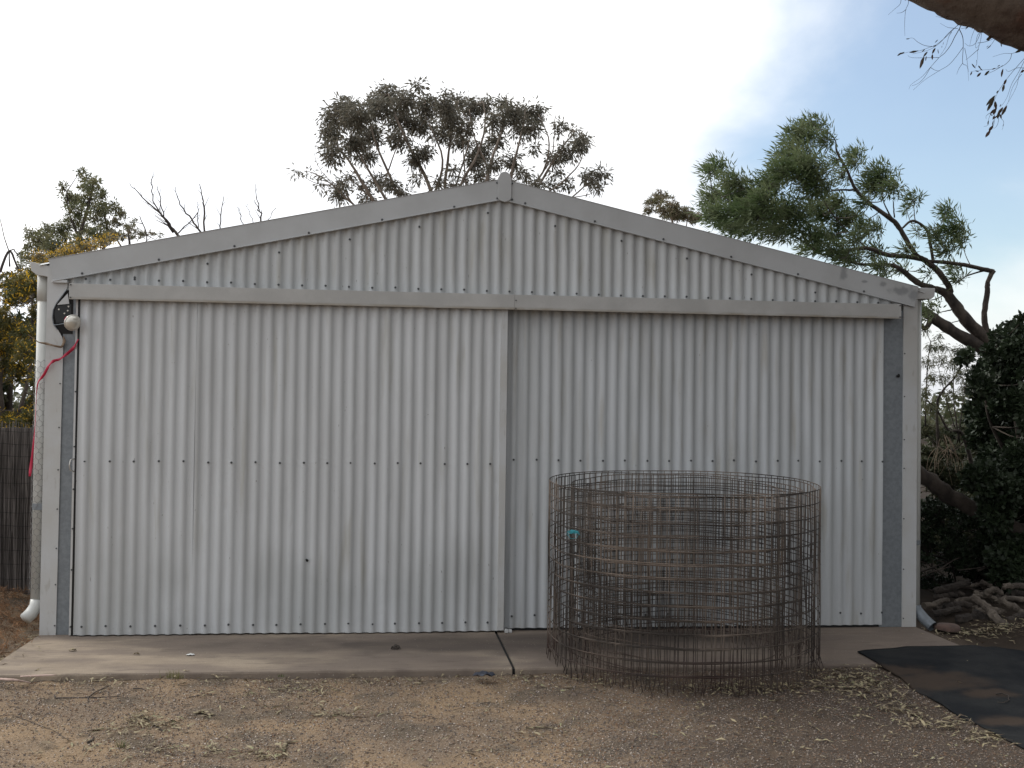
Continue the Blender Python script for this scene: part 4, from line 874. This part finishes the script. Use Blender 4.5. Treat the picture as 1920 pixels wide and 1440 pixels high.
# dark mass of leaf behind it
tree('dark_hedge', 'dark leafy hedge behind the yellow wattle at the far left', 'hedge', 3.9, [[(10, 1000, 8), (20, 700, 5), (30, 600, 2)]], [(r.uniform(-130, 90), r.uniform(560, 860), 34, 30) for k in range(34)], (.06, .022), M_leaf_under, M_bark, dens=.42, depth=1.0, seed=14, base=np.array([at(10, 900, 3.9)[0], 3.9, 0]))
b = MB()
for pl in ([(-15, 525, 3), (5, 500, 2.6), (18, 470, 2.2), (38, 510, 1.6), (50, 525, 1.2)], [(18, 500, 1.6), (14, 460, 1), (-5, 395, .5)], [(-15, 545, 3), (0, 520, 2.6), (22, 512, 2), (28, 520, 1.5)], [(20, 470, 1), (28, 468, 1.2), (34, 480, 1)]):
    P_, R_l = px_path(pl, 3.2); b.tube(path(P_, 4, .004), np.interp(np.linspace(0, len(P_)-1, (len(P_)-1)*4+1), range(len(P_)), R_l), 5)
P_, R_l = px_path([(-40, 1000, 6), (-40, 700, 5), (-15, 535, 3)], 3.2); b.tube(path(P_, 4), np.linspace(R_l[0], R_l[-1], 9), 6)
rt = empty('dead_branch', (P_[0][0], 3.2, 0), 'crooked bare dark branch against the sky at the left edge', 'branch'); b.build('branch_wood', M_twig, rt, smooth=True)
# bare saplings behind the left roof slope
def bare(polys, Y, label):
    b = MB()
    for pl in polys:
        P_, R_l = px_path(pl, Y); Q_ = path(P_, 4, .008, int(pl[0][0])); Rr = np.interp(np.linspace(0, len(P_)-1, len(Q_)), range(len(P_)), R_l); b.tube(Q_, Rr, 5)
        for k in range(2, len(Q_)-1, 2):
            d = Q_[k]-Q_[k-1]; d /= np.linalg.norm(d); s = random.choice([-1, 1]); l = random.uniform(.05, .16); b.tube([Q_[k], Q_[k]+d*l+np.array([s*l*.5, 0, 0])], [Rr[k]*.5, Rr[k]*.2], 4)
    bp = at(polys[0][0][0], 560, Y); root = empty('bare_sapling', (bp[0], Y, float(gz(bp[0], Y))), label, 'sapling', 'bare saplings behind the roof'); b.build('stems', M_bark, root, smooth=True)
    MB().tube([(bp[0], Y, 0), bp, at(polys[0][0][0], polys[0][0][1], Y)], [.03, .025, .012], 6).build('trunk', M_bark, root, smooth=True)
bare([[(340, 450, 3), (322, 425, 2.4), (300, 400, 1.6), (268, 370, 1.1), (243, 343, .5)], [(325, 436, 2.2), (305, 405, 1.6), (291, 385, 1.2), (284, 350, .9), (287, 322, .4)], [(322, 430, 1.8), (306, 400, 1.2), (298, 365, .8), (294, 350, .4)], [(330, 440, 1.4), (352, 420, 1), (371, 398, .8)]], 6.5, 'leftmost bare sapling above the roof, forking into three long twigs')
bare([[(378, 440, 2), (365, 416, 1.7), (345, 395, 1.3), (333, 372, .8), (329, 350, .4)], [(384, 440, 1.9), (382, 390, 1.6), (379, 365, 1), (374, 345, .6)], [(371, 430, 1), (371, 395, .7), (371, 378, .4)]], 6.8, 'second bare sapling from the left above the roof, with two upright stems')
bare([[(413, 440, 1.3), (414, 405, 1.1), (419, 368, .5)]], 7, 'single thin bare upright stem above the middle of the left roof slope')
bare([[(456, 425, .9), (450, 405, .7), (444, 388, .4)], [(475, 420, .7), (468, 398, .5), (462, 380, .3)]], 7.2, 'very thin bare twigs between the upright stem and the rightmost sapling')
bare([[(490, 420, 1.9), (488, 400, 1.5), (482, 375, .8), (479, 345, .4)], [(487, 395, .9), (476, 375, .5)], [(500, 415, .7), (517, 390, .5)]], 7, 'rightmost bare sapling, with a stout lower stem, above the left roof slope')
# right side: dark broad-leaved shrub
scl = []; r = np.random.default_rng(31)
for k in range(125):
    v = r.uniform(650, 1100); lo = np.interp(v, [620, 680, 760, 900, 1000, 1100], [1865, 1830, 1822, 1830, 1850, 1880]); scl.append((r.uniform(lo+12, 2120), v, r.uniform(24, 36), r.uniform(22, 34)))
scl += [(1880, 640, 12, 18), (1868, 655, 14, 12), (1905, 655, 22, 18), (1925, 640, 14, 22), (1850, 690, 20, 18), (1840, 725, 18, 20), (1815, 665, 9, 7), (1808, 672, 8, 7), (1830, 770, 18, 22), (1893, 628, 5, 8), (1875, 622, 4, 7), (1835, 820, 16, 25), (1960, 620, 30, 20), (2000, 640, 30, 20), (1897, 612, 4, 10), (1912, 620, 5, 10), (1866, 632, 4, 8), (1918, 600, 4, 9), (1852, 660, 6, 8), (1835, 695, 6, 10)]
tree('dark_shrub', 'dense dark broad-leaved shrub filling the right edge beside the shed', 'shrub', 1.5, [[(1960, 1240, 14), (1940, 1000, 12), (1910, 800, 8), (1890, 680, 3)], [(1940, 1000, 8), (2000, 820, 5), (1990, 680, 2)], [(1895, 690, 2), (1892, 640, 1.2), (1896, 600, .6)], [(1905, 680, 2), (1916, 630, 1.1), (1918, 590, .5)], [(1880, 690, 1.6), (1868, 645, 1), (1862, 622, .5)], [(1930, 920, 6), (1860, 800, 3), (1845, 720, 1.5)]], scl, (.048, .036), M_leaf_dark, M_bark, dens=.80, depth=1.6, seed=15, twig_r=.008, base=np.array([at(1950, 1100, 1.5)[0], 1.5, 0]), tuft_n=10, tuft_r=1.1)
# light drooping foliage in the gap
gl = [[(1830, 900, 5), (1805, 815, 3.4), (1780, 808, 3), (1768, 790, 2), (1755, 765, 1.6), (1735, 750, 1.2)], [(1768, 1000, 5), (1760, 850, 3.4), (1757, 760, 2.6), (1770, 730, 2.2), (1795, 700, 1.6), (1810, 650, .9)], [(1800, 830, 2), (1790, 770, 1.4), (1788, 710, .9), (1795, 660, .6)], [(1735, 800, 1.6), (1738, 700, 1.2), (1745, 640, .9)], [(1795, 830, 1.4), (1805, 760, 1), (1812, 700, .6)], [(1790, 800, 1.2), (1775, 750, .9), (1760, 690, .5)]]
gc = [(1745, 650, 14, 10), (1770, 650, 14, 9), (1740, 675, 12, 12), (1765, 672, 13, 10), (1795, 655, 14, 9), (1785, 680, 12, 12), (1745, 705, 12, 12), (1770, 705, 9, 12), (1800, 700, 12, 14), (1812, 725, 12, 16), (1735, 735, 9, 14), (1745, 765, 12, 14), (1738, 795, 12, 16), (1760, 790, 8, 10), (1795, 740, 8, 10), (1815, 765, 10, 12), (1735, 620, 8, 9), (1780, 735, 7, 9), (1820, 690, 8, 12), (1760, 630, 8, 7)]
tree('drooping_tree', 'thin drooping-leaved tree seen in the gap between downpipe and dark shrub', 'tree', 3.4, gl, gc, (.060, .007), M_leaf_grey, M_bark, dens=.34, bias=(.1, 0, -.9), depth=1.0, seed=16, twig_r=.005, base=np.array([at(1770, 1000, 3.4)[0], 3.4, 0]), tuft_n=8, tuft_r=.8, twigs=5)
uc = []; r = np.random.default_rng(41)
for k in range(110): uc.append((r.uniform(1690, 2050), r.uniform(835, 1110), r.uniform(20, 34), r.uniform(16, 28)))
for k in range(14): uc.append((r.uniform(1725, 1830), r.uniform(805, 850), 15, 12))
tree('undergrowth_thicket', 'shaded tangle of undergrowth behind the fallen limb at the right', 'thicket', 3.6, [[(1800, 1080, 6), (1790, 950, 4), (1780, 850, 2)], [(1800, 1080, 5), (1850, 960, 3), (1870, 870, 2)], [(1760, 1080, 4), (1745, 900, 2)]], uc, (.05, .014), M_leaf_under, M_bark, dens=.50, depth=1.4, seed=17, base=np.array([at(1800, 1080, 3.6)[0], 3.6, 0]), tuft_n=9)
dc = []; r = np.random.default_rng(43)
for k in range(95): dc.append((r.uniform(1700, 1950), r.uniform(940, 1140), r.uniform(18, 30), r.uniform(12, 22)))
tree('low_bramble', 'low dark bramble under the fallen limb beside the right downpipe', 'bramble', 1.5, [[(1800, 1150, 3), (1790, 1080, 2), (1770, 1000, 1.2)], [(1800, 1150, 3), (1840, 1060, 1.4)], [(1760, 1150, 2), (1745, 1040, 1.2)]], dc, (.035, .016), M_leaf_dark, M_twig, dens=.34, depth=.7, seed=44, base=np.array([at(1800, 1150, 1.5)[0], 1.5, 0]), tuft_n=8)
bh = []; r = np.random.default_rng(71)
for k in range(80): bh.append((r.uniform(1640, 2250), r.uniform(812, 960), r.uniform(18, 32), r.uniform(12, 22)))
for k in range(12): bh.append((r.uniform(1790, 1900), r.uniform(770, 830), 16, 14))
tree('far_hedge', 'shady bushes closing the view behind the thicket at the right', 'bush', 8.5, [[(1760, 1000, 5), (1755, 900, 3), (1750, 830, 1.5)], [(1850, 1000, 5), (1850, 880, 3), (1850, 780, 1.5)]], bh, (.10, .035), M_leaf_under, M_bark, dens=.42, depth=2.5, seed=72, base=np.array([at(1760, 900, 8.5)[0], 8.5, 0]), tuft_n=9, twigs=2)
# dry pale hanging stalks
b = MB()
for k in range(16):
    u = 1760+random.uniform(-8, 22); p = at(u, 815+random.uniform(0, 30), 2.7); q = at(u+random.uniform(-22, 26), 870+random.uniform(0, 40), 2.6); b.tube(path([p, (p+q)/2+rng.normal(0, .02, 3)+[0, 0, .03], q], 4), np.linspace(.004, .0015, 9), 4)
tag(b.build('dry_stalks', M_twig_pale), 'bunch of pale dry stalks hanging in the gap right of the shed', 'stalks')
# fallen limb
P_, R_l = px_path([(1640, 830, 11), (1731, 893, 15), (1775, 925, 16), (1830, 958, 15), (1880, 985, 15), (1940, 1000, 15), (2050, 1030, 17), (2150, 1150, 18)], 1.05)
b = MB().tube(path(P_, 5, .006, 4), np.interp(np.linspace(0, 7, 36), range(8), R_l), 10, rough=.12)
tag(b.build('fallen_limb', M_bark, smooth=True), 'thick dark fallen limb slanting down to the right beside the shed', 'limb')
# tangled dead branches
b_i = 0
ROWS = ('top', 'upper middle', 'lower middle', 'bottom'); COLS = ('beside the downpipe', 'just right of the downpipe', 'mid-way to the frame edge', 'towards the frame edge', 'at the frame edge')
for k in range(20):
    row_, col_ = divmod(k, 5); u, v = 1745+col_*44+random.uniform(-8, 8), 1022+row_*26+random.uniform(-6, 6); Y = 1.5-row_*.25+random.uniform(-.1, .1); a = random.uniform(-.5, .5); l = random.uniform(60, 110)
    u -= l/2; p = at(u, v, Y); q = at(u+l*math.cos(a), v+l*math.sin(a), Y+random.uniform(-.3, .3)); p[2] = max(p[2], .03); q[2] = max(q[2], .03)
    rr = random.uniform(.004, .014); b = MB().tube(path([p, (p+q)/2+rng.normal(0, .03, 3), q], 4), np.linspace(rr, rr*.4, 9), 5, rough=.2)
    tag(b.build('dead_branch', random.choice([M_bark, M_wood2, M_twig]), smooth=True), 'dark dead branch in the brush heap, %s row, %s' % (ROWS[row_], COLS[col_]), 'branch', 'dead branches heaped right of the shed')
# firewood
def log(pts, r0, r1, m, label, Y=None, knots=0):
    P_ = []
    for (u, v, yy) in pts: p = at(u, v, yy); P_.append(p)
    Q_ = path(P_, 7, .004, int(pts[0][0])); b = MB().tube(Q_, np.linspace(r0, r1, len(Q_))*(1+rng.normal(0, .07, len(Q_))), 8, rough=.28)
    return tag(b.build('firewood_log', m, smooth=False, bevel=0), label, 'log', 'firewood heap right of the shed')
log([(1822, 1118, .10), (1850, 1140, .02), (1868, 1160, -.1), (1892, 1182, -.2)], .024, .034, M_wood, 'pale split log sloping down to the right at the front of the heap')
log([(1858, 1148, .0), (1868, 1144, .0), (1872, 1152, -.02)], .03, .02, M_wood, 'short stub leaning on the pale split log')
log([(1876, 1125, .1), (1900, 1138, .05), (1935, 1158, -.02)], .024, .022, M_wood, 'grey branch log at the right edge, lower arm of a fork')
log([(1870, 1130, .12), (1890, 1122, .12), (1935, 1127, .1)], .022, .018, M_wood, 'grey branch log at the right edge, upper arm of a fork')
log([(1732, 1136, .25), (1755, 1132, .28), (1778, 1124, .3)], .022, .018, M_wood, 'pale brown log lying just behind the downpipe elbow')
log([(1745, 1150, .2), (1770, 1148, .22), (1800, 1140, .25)], .026, .022, M_wood2, 'dark log second from the downpipe elbow')
log([(1770, 1140, .3), (1795, 1133, .3), (1820, 1136, .3)], .028, .024, M_wood2, 'dark curved log behind the elbow logs')
log([(1793, 1163, .05), (1812, 1160, .05), (1828, 1157, .08)], .040, .036, M_wood2, 'stumpy dark log end at the front of the heap')
log([(1828, 1150, .1), (1842, 1158, .05), (1856, 1166, .0)], .036, .034, M_wood2, 'short dark log tucked under the pale split log')
log([(1880, 1100, .3), (1905, 1098, .3), (1940, 1101, .3)], .022, .020, M_wood, 'reddish-brown log with a pale cut end near the right edge')
log([(1850, 1115, .3), (1862, 1105, .28), (1880, 1112, .25)], .026, .02, M_wood, 'short upright stub at the top of the heap')
log([(1885, 1165, -.05), (1905, 1160, -.02), (1925, 1150, .0)], .030, .026, M_wood2, 'dark log in the lower right of the heap')
log([(1895, 1178, -.15), (1915, 1172, -.12), (1940, 1180, -.1)], .020, .018, M_wood, 'thin tan log low at the right edge')
LR = ('back', 'middle', 'front'); LC = ('left end', 'left of centre', 'centre', 'right of centre', 'right end')
for k in range(15):
    row_, col_ = divmod(k, 5); u, v = 1780+col_*38+random.uniform(-8, 8), 1095+row_*27+random.uniform(-6, 6); Y = .75-(v-1085)/80*.65+random.uniform(0, .2); a = random.uniform(-.7, .7); l = random.uniform(16, 38); rr = random.uniform(.016, .032)
    o = log([(u-l*math.cos(a), v-l*math.sin(a)*.6, Y), (u, v+random.uniform(-3, 3), Y), (u+l*math.cos(a), v+l*math.sin(a)*.6, Y)], rr, rr*.85, random.choice([M_wood2, M_wood2, M_wood]), 'dim weathered log in the firewood heap, %s row, %s' % (LR[row_], LC[col_]))
# reddish flat stone by the elbow
c = gpt(1778, 1179, 0); b = MB(); V = []
for j, (s, z) in enumerate(((1, 0), (1.0, .018), (.8, .032), (.3, .038))):
    for k in range(12): a = 2*math.pi*k/12; V.append((c[0]+.085*s*math.cos(a)*(1+.15*math.sin(3*a)), c[1]+.10*s*math.sin(a), c[2]-.004+z))
b.add(V, [(j*12+k, j*12+(k+1) % 12, (j+1)*12+(k+1) % 12, (j+1)*12+k) for j in range(3) for k in range(12)]+[tuple(range(36, 48))])
tag(b.build('flat_stone', mat('reddish_stone', (.115, .072, .058), rough=.95, col2=(.075, .052, .044), vscale=20, bump=.003), smooth=True), 'flat reddish stone lying in front of the downpipe elbow', 'stone')

# ------------------------------------------------------------------ overhanging gum tree at the right, trunk out of frame
LY = -1.0
tr_x = 7.4
gum = empty('overhanging_gum_tree', (tr_x, LY-.4, float(gz(tr_x, LY))), 'old gum tree whose thick rough limb crosses the top right corner', 'tree')
pl, rl = [], []
e0, e1 = at(1715, 0, LY), at(1920, 91, LY)
dirv = (e1-e0)/np.linalg.norm(e1-e0); perp = np.array([-dirv[2], 0, dirv[0]]); 
if perp[2] < 0: perp = -perp
R0 = .17
limb_pts = [e0-dirv*1.5+perp*(.13+.25), e0-dirv*.7+perp*.17, e0+perp*.155, (e0+e1)/2+perp*.165, e1+perp*.18, e1+dirv*.7+perp*.20, np.array([tr_x-.2, LY-.2, 2.2]), np.array([tr_x, LY-.4, 1.2]), np.array([tr_x+.05, LY-.4, -.1])]
lr = [.09, .13, .155, .165, .18, .20, .26, .32, .40]
Q_ = path(limb_pts, 8, .004, 3); gm = MB().tube(Q_, np.interp(np.linspace(0, 8, len(Q_)), range(9), lr), 20, rough=.05)
up1 = np.array([tr_x-.15, LY-.3, 2.6])
for tgt, r0 in (((6.2, -2.6, 6.2), .16), ((8.8, -1.5, 6.6), .16), ((7.2, .2, 7.2), .15), ((5.0, -4.2, 6.4), .12)):
    Q2 = path([up1, (up1+np.array(tgt))/2+np.array([0, 0, .3]), np.array(tgt)], 6, .02); gm.tube(Q2, np.linspace(r0, .04, len(Q2)), 10, rough=.1)
gm.build('trunk', M_gumbark, gum, smooth=True)
# crown above the frame
r = np.random.default_rng(51); Cc = []
for k in range(420):
    while True:
        c = np.array([r.uniform(3.0, 10.8), r.uniform(-6.8, 1.6), r.uniform(4.7, 7.6)])
        d = c-CAM; f_ = d.dot(FW)
        if f_ > .1 and 720-FPX*d.dot(UP)/f_ > -170 and d.dot(RT)/f_*FPX+960 < 2100: continue
        if ((c[0]-7.0)/4.0)**2+((c[1]+2.6)/4.2)**2 < 1: break
    Cc.append(c)
Cc = np.array(Cc); n = 105000; k = r.integers(0, len(Cc), n); c = Cc[k]+r.normal(0, .2, (n, 3)); d = r.normal(0, 1, (n, 3)); d[:, 2] -= 1.2
quads_obj('crown', leaf_quads(c, d, r.normal(0, 1, (n, 3)), r.uniform(.08, .14, n), r.uniform(.018, .03, n)), M_leaf_euc, gum, kind='stuff')
# hanging twigs with single leaves: pixel polylines read off the photograph at the limb's distance
def z7(x, y): return (1640+x/5.332, y/5.332)
tw = [[(880,215),(845,290),(800,370),(760,450),(700,530),(640,580),(560,670),(470,770),(370,840),(340,895)], [(845,290),(880,370),(885,470),(880,630),(925,665),(940,810)], [(885,470),(820,560),(740,650),(640,710),(500,800),(385,900)], [(560,670),(500,770),(440,830),(370,860)],
      [(870,215),(780,300),(700,380),(610,450),(530,480),(440,510),(340,520),(240,550)], [(860,230),(740,330),(650,430),(540,500),(380,540)], [(575,465),(500,455),(430,420),(380,380),(320,390)], [(640,575),(540,577),(380,577),(330,555)], [(770,320),(740,370),(710,470),(650,560)], [(560,675),(600,700),(650,710)],
      [(340,-40),(335,40),(310,100),(300,220),(300,300),(303,360)], [(315,95),(270,125),(220,132)], [(265,-30),(255,40),(200,90),(135,150)], [(880,630),(840,690),(820,745)], [(860,205),(760,190),(690,178),(610,165)], [(830,285),(770,280),(720,270),(655,232)],
      [(1480,480),(1440,510),(1370,535),(1290,535),(1180,568)], [(1370,535),(1350,600),(1280,660),(1180,690),(1080,700),(960,715)], [(1280,655),(1200,705),(1110,745)],
      [(1500,580),(1420,670),(1320,790),(1240,910),(1200,1000),(1190,1100)], [(1500,600),(1440,720),(1370,840),(1320,980),(1260,1070)], [(1520,640),(1450,740),(1420,860),(1360,980),(1310,1060)], [(1470,740),(1380,870),(1330,1040)],
      [(1190,1100),(1200,1180),(1185,1260),(1140,1330),(1105,1375)], [(1240,1180),(1230,1240),(1200,1280),(1170,1270)], [(1150,1130),(1115,1160),(1115,1190)], [(1260,1180),(1290,1220),(1275,1300)], [(1160,1140),(1140,1190),(1135,1250),(1090,1265)],
      [(1070,290),(1060,400),(1030,510),(1030,600)], [(1000,290),(970,370),(950,460)], [(1070,300),(1010,430),(945,460),(900,430)], [(1030,430),(1100,420),(1180,390),(1220,360)], [(1040,490),(960,560),(910,600)], [(900,480),(920,580),(930,660),(940,720)], [(1210,380),(1170,440),(1120,490)], [(1020,600),(1020,640),(1000,680)], [(1100,300),(1030,350),(1010,480),(1050,440)], [(1490,680),(1420,680),(1340,715),(1310,690)], [(960,250),(900,280),(860,285)]]
b = MB()
for i, q in enumerate(tw):
    pts = [at(*z7(x, y), LY+.06*math.sin(i*2.1)+.02*j*math.cos(i)) for j, (x, y) in enumerate(q)]; Q_ = path(pts, 4); thick = .0032 if i in (0, 1) else .0016
    b.tube(Q_, np.linspace(thick, .0006, len(Q_)), 4)
stuffpart(b, 'hanging_twigs', M_twig, gum)
lv = [((270,525),(225,560),.30),((300,520),(250,540),.22),((430,510),(345,525),.25),((400,515),(440,505),.2),((620,455),(575,465),.25),((635,395),(600,430),.22),((530,515),(485,570),.3),((495,560),(450,690),.34),((480,580),(455,640),.3),((610,480),(572,540),.35),((580,540),(575,600),.3),((520,560),(508,612),.22),((632,490),(640,540),.18),((690,420),(682,450),.2),((675,455),(670,480),.2),((770,320),(755,340),.16),((350,385),(310,390),.2),((505,490),(470,520),.2),
      ((690,140),(665,170),.2),((715,145),(695,175),.2),((740,150),(715,180),.22),((950,250),(905,295),.22),((990,265),(970,295),.22),((1020,265),(1035,290),.2),((1290,390),(1255,440),.3),((1262,430),(1270,470),.22),((1285,685),(1265,775),.22),((1320,790),(1290,850),.3),((1295,840),(1278,920),.3),((1240,905),(1215,935),.3),
      ((970,635),(1010,685),.22),((1035,655),(1060,685),.35),((1050,680),(1080,705),.3),((1005,705),(1045,718),.3),((975,715),(955,755),.3),((1065,725),(1020,770),.24),((1150,705),(1095,755),.3),((1130,725),(1110,755),.3),((1255,650),(1225,665),.3),((1210,680),(1170,695),.25),((1165,450),(1120,490),.14),((1140,455),(1115,475),.14),
      ((1200,350),(1110,400),.35),((1160,350),(1120,410),.35),((1220,360),(1160,375),.3),((1150,380),(1130,410),.3),((1485,485),(1400,530),.35),((1500,700),(1460,725),.3),
      ((1210,950),(1110,1060),.3),((1200,970),(1130,1110),.35),((1180,1000),(1120,1115),.28),((1205,1010),(1215,1100),.3),((1225,1080),(1150,1140),.36),((1215,1100),(1180,1150),.34),((1190,960),(1150,1060),.3),((1265,1040),(1250,1070),.3),((1285,1070),(1225,1150),.4),((1325,1050),(1265,1160),.28),((1310,1080),(1280,1130),.3),((1250,1110),(1225,1190),.34),((1260,1140),(1265,1190),.3),((1200,1150),(1180,1200),.34),((1235,1150),(1190,1190),.34),((1190,1200),(1175,1270),.24),((1185,1255),(1140,1310),.4),((1160,1300),(1105,1375),.3),((1140,1200),(1130,1250),.25),((1290,1240),(1282,1265),.3),((1180,1160),(1150,1135),.25),((320,-10),(300,10),.2)]
leaf_me = None
verts = [(0, 0, 0), (.18, .32, .02), (.5, .5, .035), (.8, .3, .02), (1, 0, -.02), (.8, -.3, .02), (.5, -.5, .035), (.18, -.32, .02), (.5, 0, -.03)]
fs_ = [(0, 8, 1), (1, 8, 2), (2, 8, 3), (3, 8, 4), (4, 8, 5), (5, 8, 6), (6, 8, 7), (7, 8, 0)]
leaf_me = bpy.data.meshes.new('leaf'); leaf_me.from_pydata(verts, [], fs_); leaf_me.materials.append(M_leaf_red)
for i, (p, q, w) in enumerate(lv):
    a = Vector(at(*z7(*p), LY+.05*math.sin(i*1.7))); c = Vector(at(*z7(*q), LY+.05*math.sin(i*1.7)+random.uniform(-.02, .02))); d = c-a; l = d.length
    o = bpy.data.objects.new('leaf', leaf_me); COL.objects.link(o); o.parent = gum
    yax = Vector((0, 1, 0)).cross(d).normalized(); zax = d.normalized().cross(yax)
    tl_ = random.uniform(-.6, .6); y2 = yax*math.cos(tl_)+zax*math.sin(tl_); z2 = d.normalized().cross(y2)
    Mx = Matrix((d.normalized()*l, y2*min(l*w*1.1, .019), z2*l)).transposed().to_4x4(); Mx.translation = a-gum.location
    o.matrix_local = Mx
# ------------------------------------------------------------------ distant scrub line
r = np.random.default_rng(61); C_ = []
for k in range(420):
    an = r.uniform(-1.1, 1.2); R_ = r.uniform(60, 110); C_.append((CAM[0]+R_*math.sin(an), CAM[1]+R_*math.cos(an), r.uniform(.3, 2.6)))
C_ = np.array(C_); n = 30000; k = r.integers(0, len(C_), n)
o = quads_obj('distant_scrub', leaf_quads(C_[k]+r.normal(0, 1, (n, 3))*[1.6, 1.6, .6], r.normal(0, 1, (n, 3)), r.normal(0, 1, (n, 3)), r.uniform(.3, .7, n), r.uniform(.15, .4, n)), M_leaf_under, kind='stuff'); tag(o, 'low dark line of scrub on the far horizon', 'scrub')
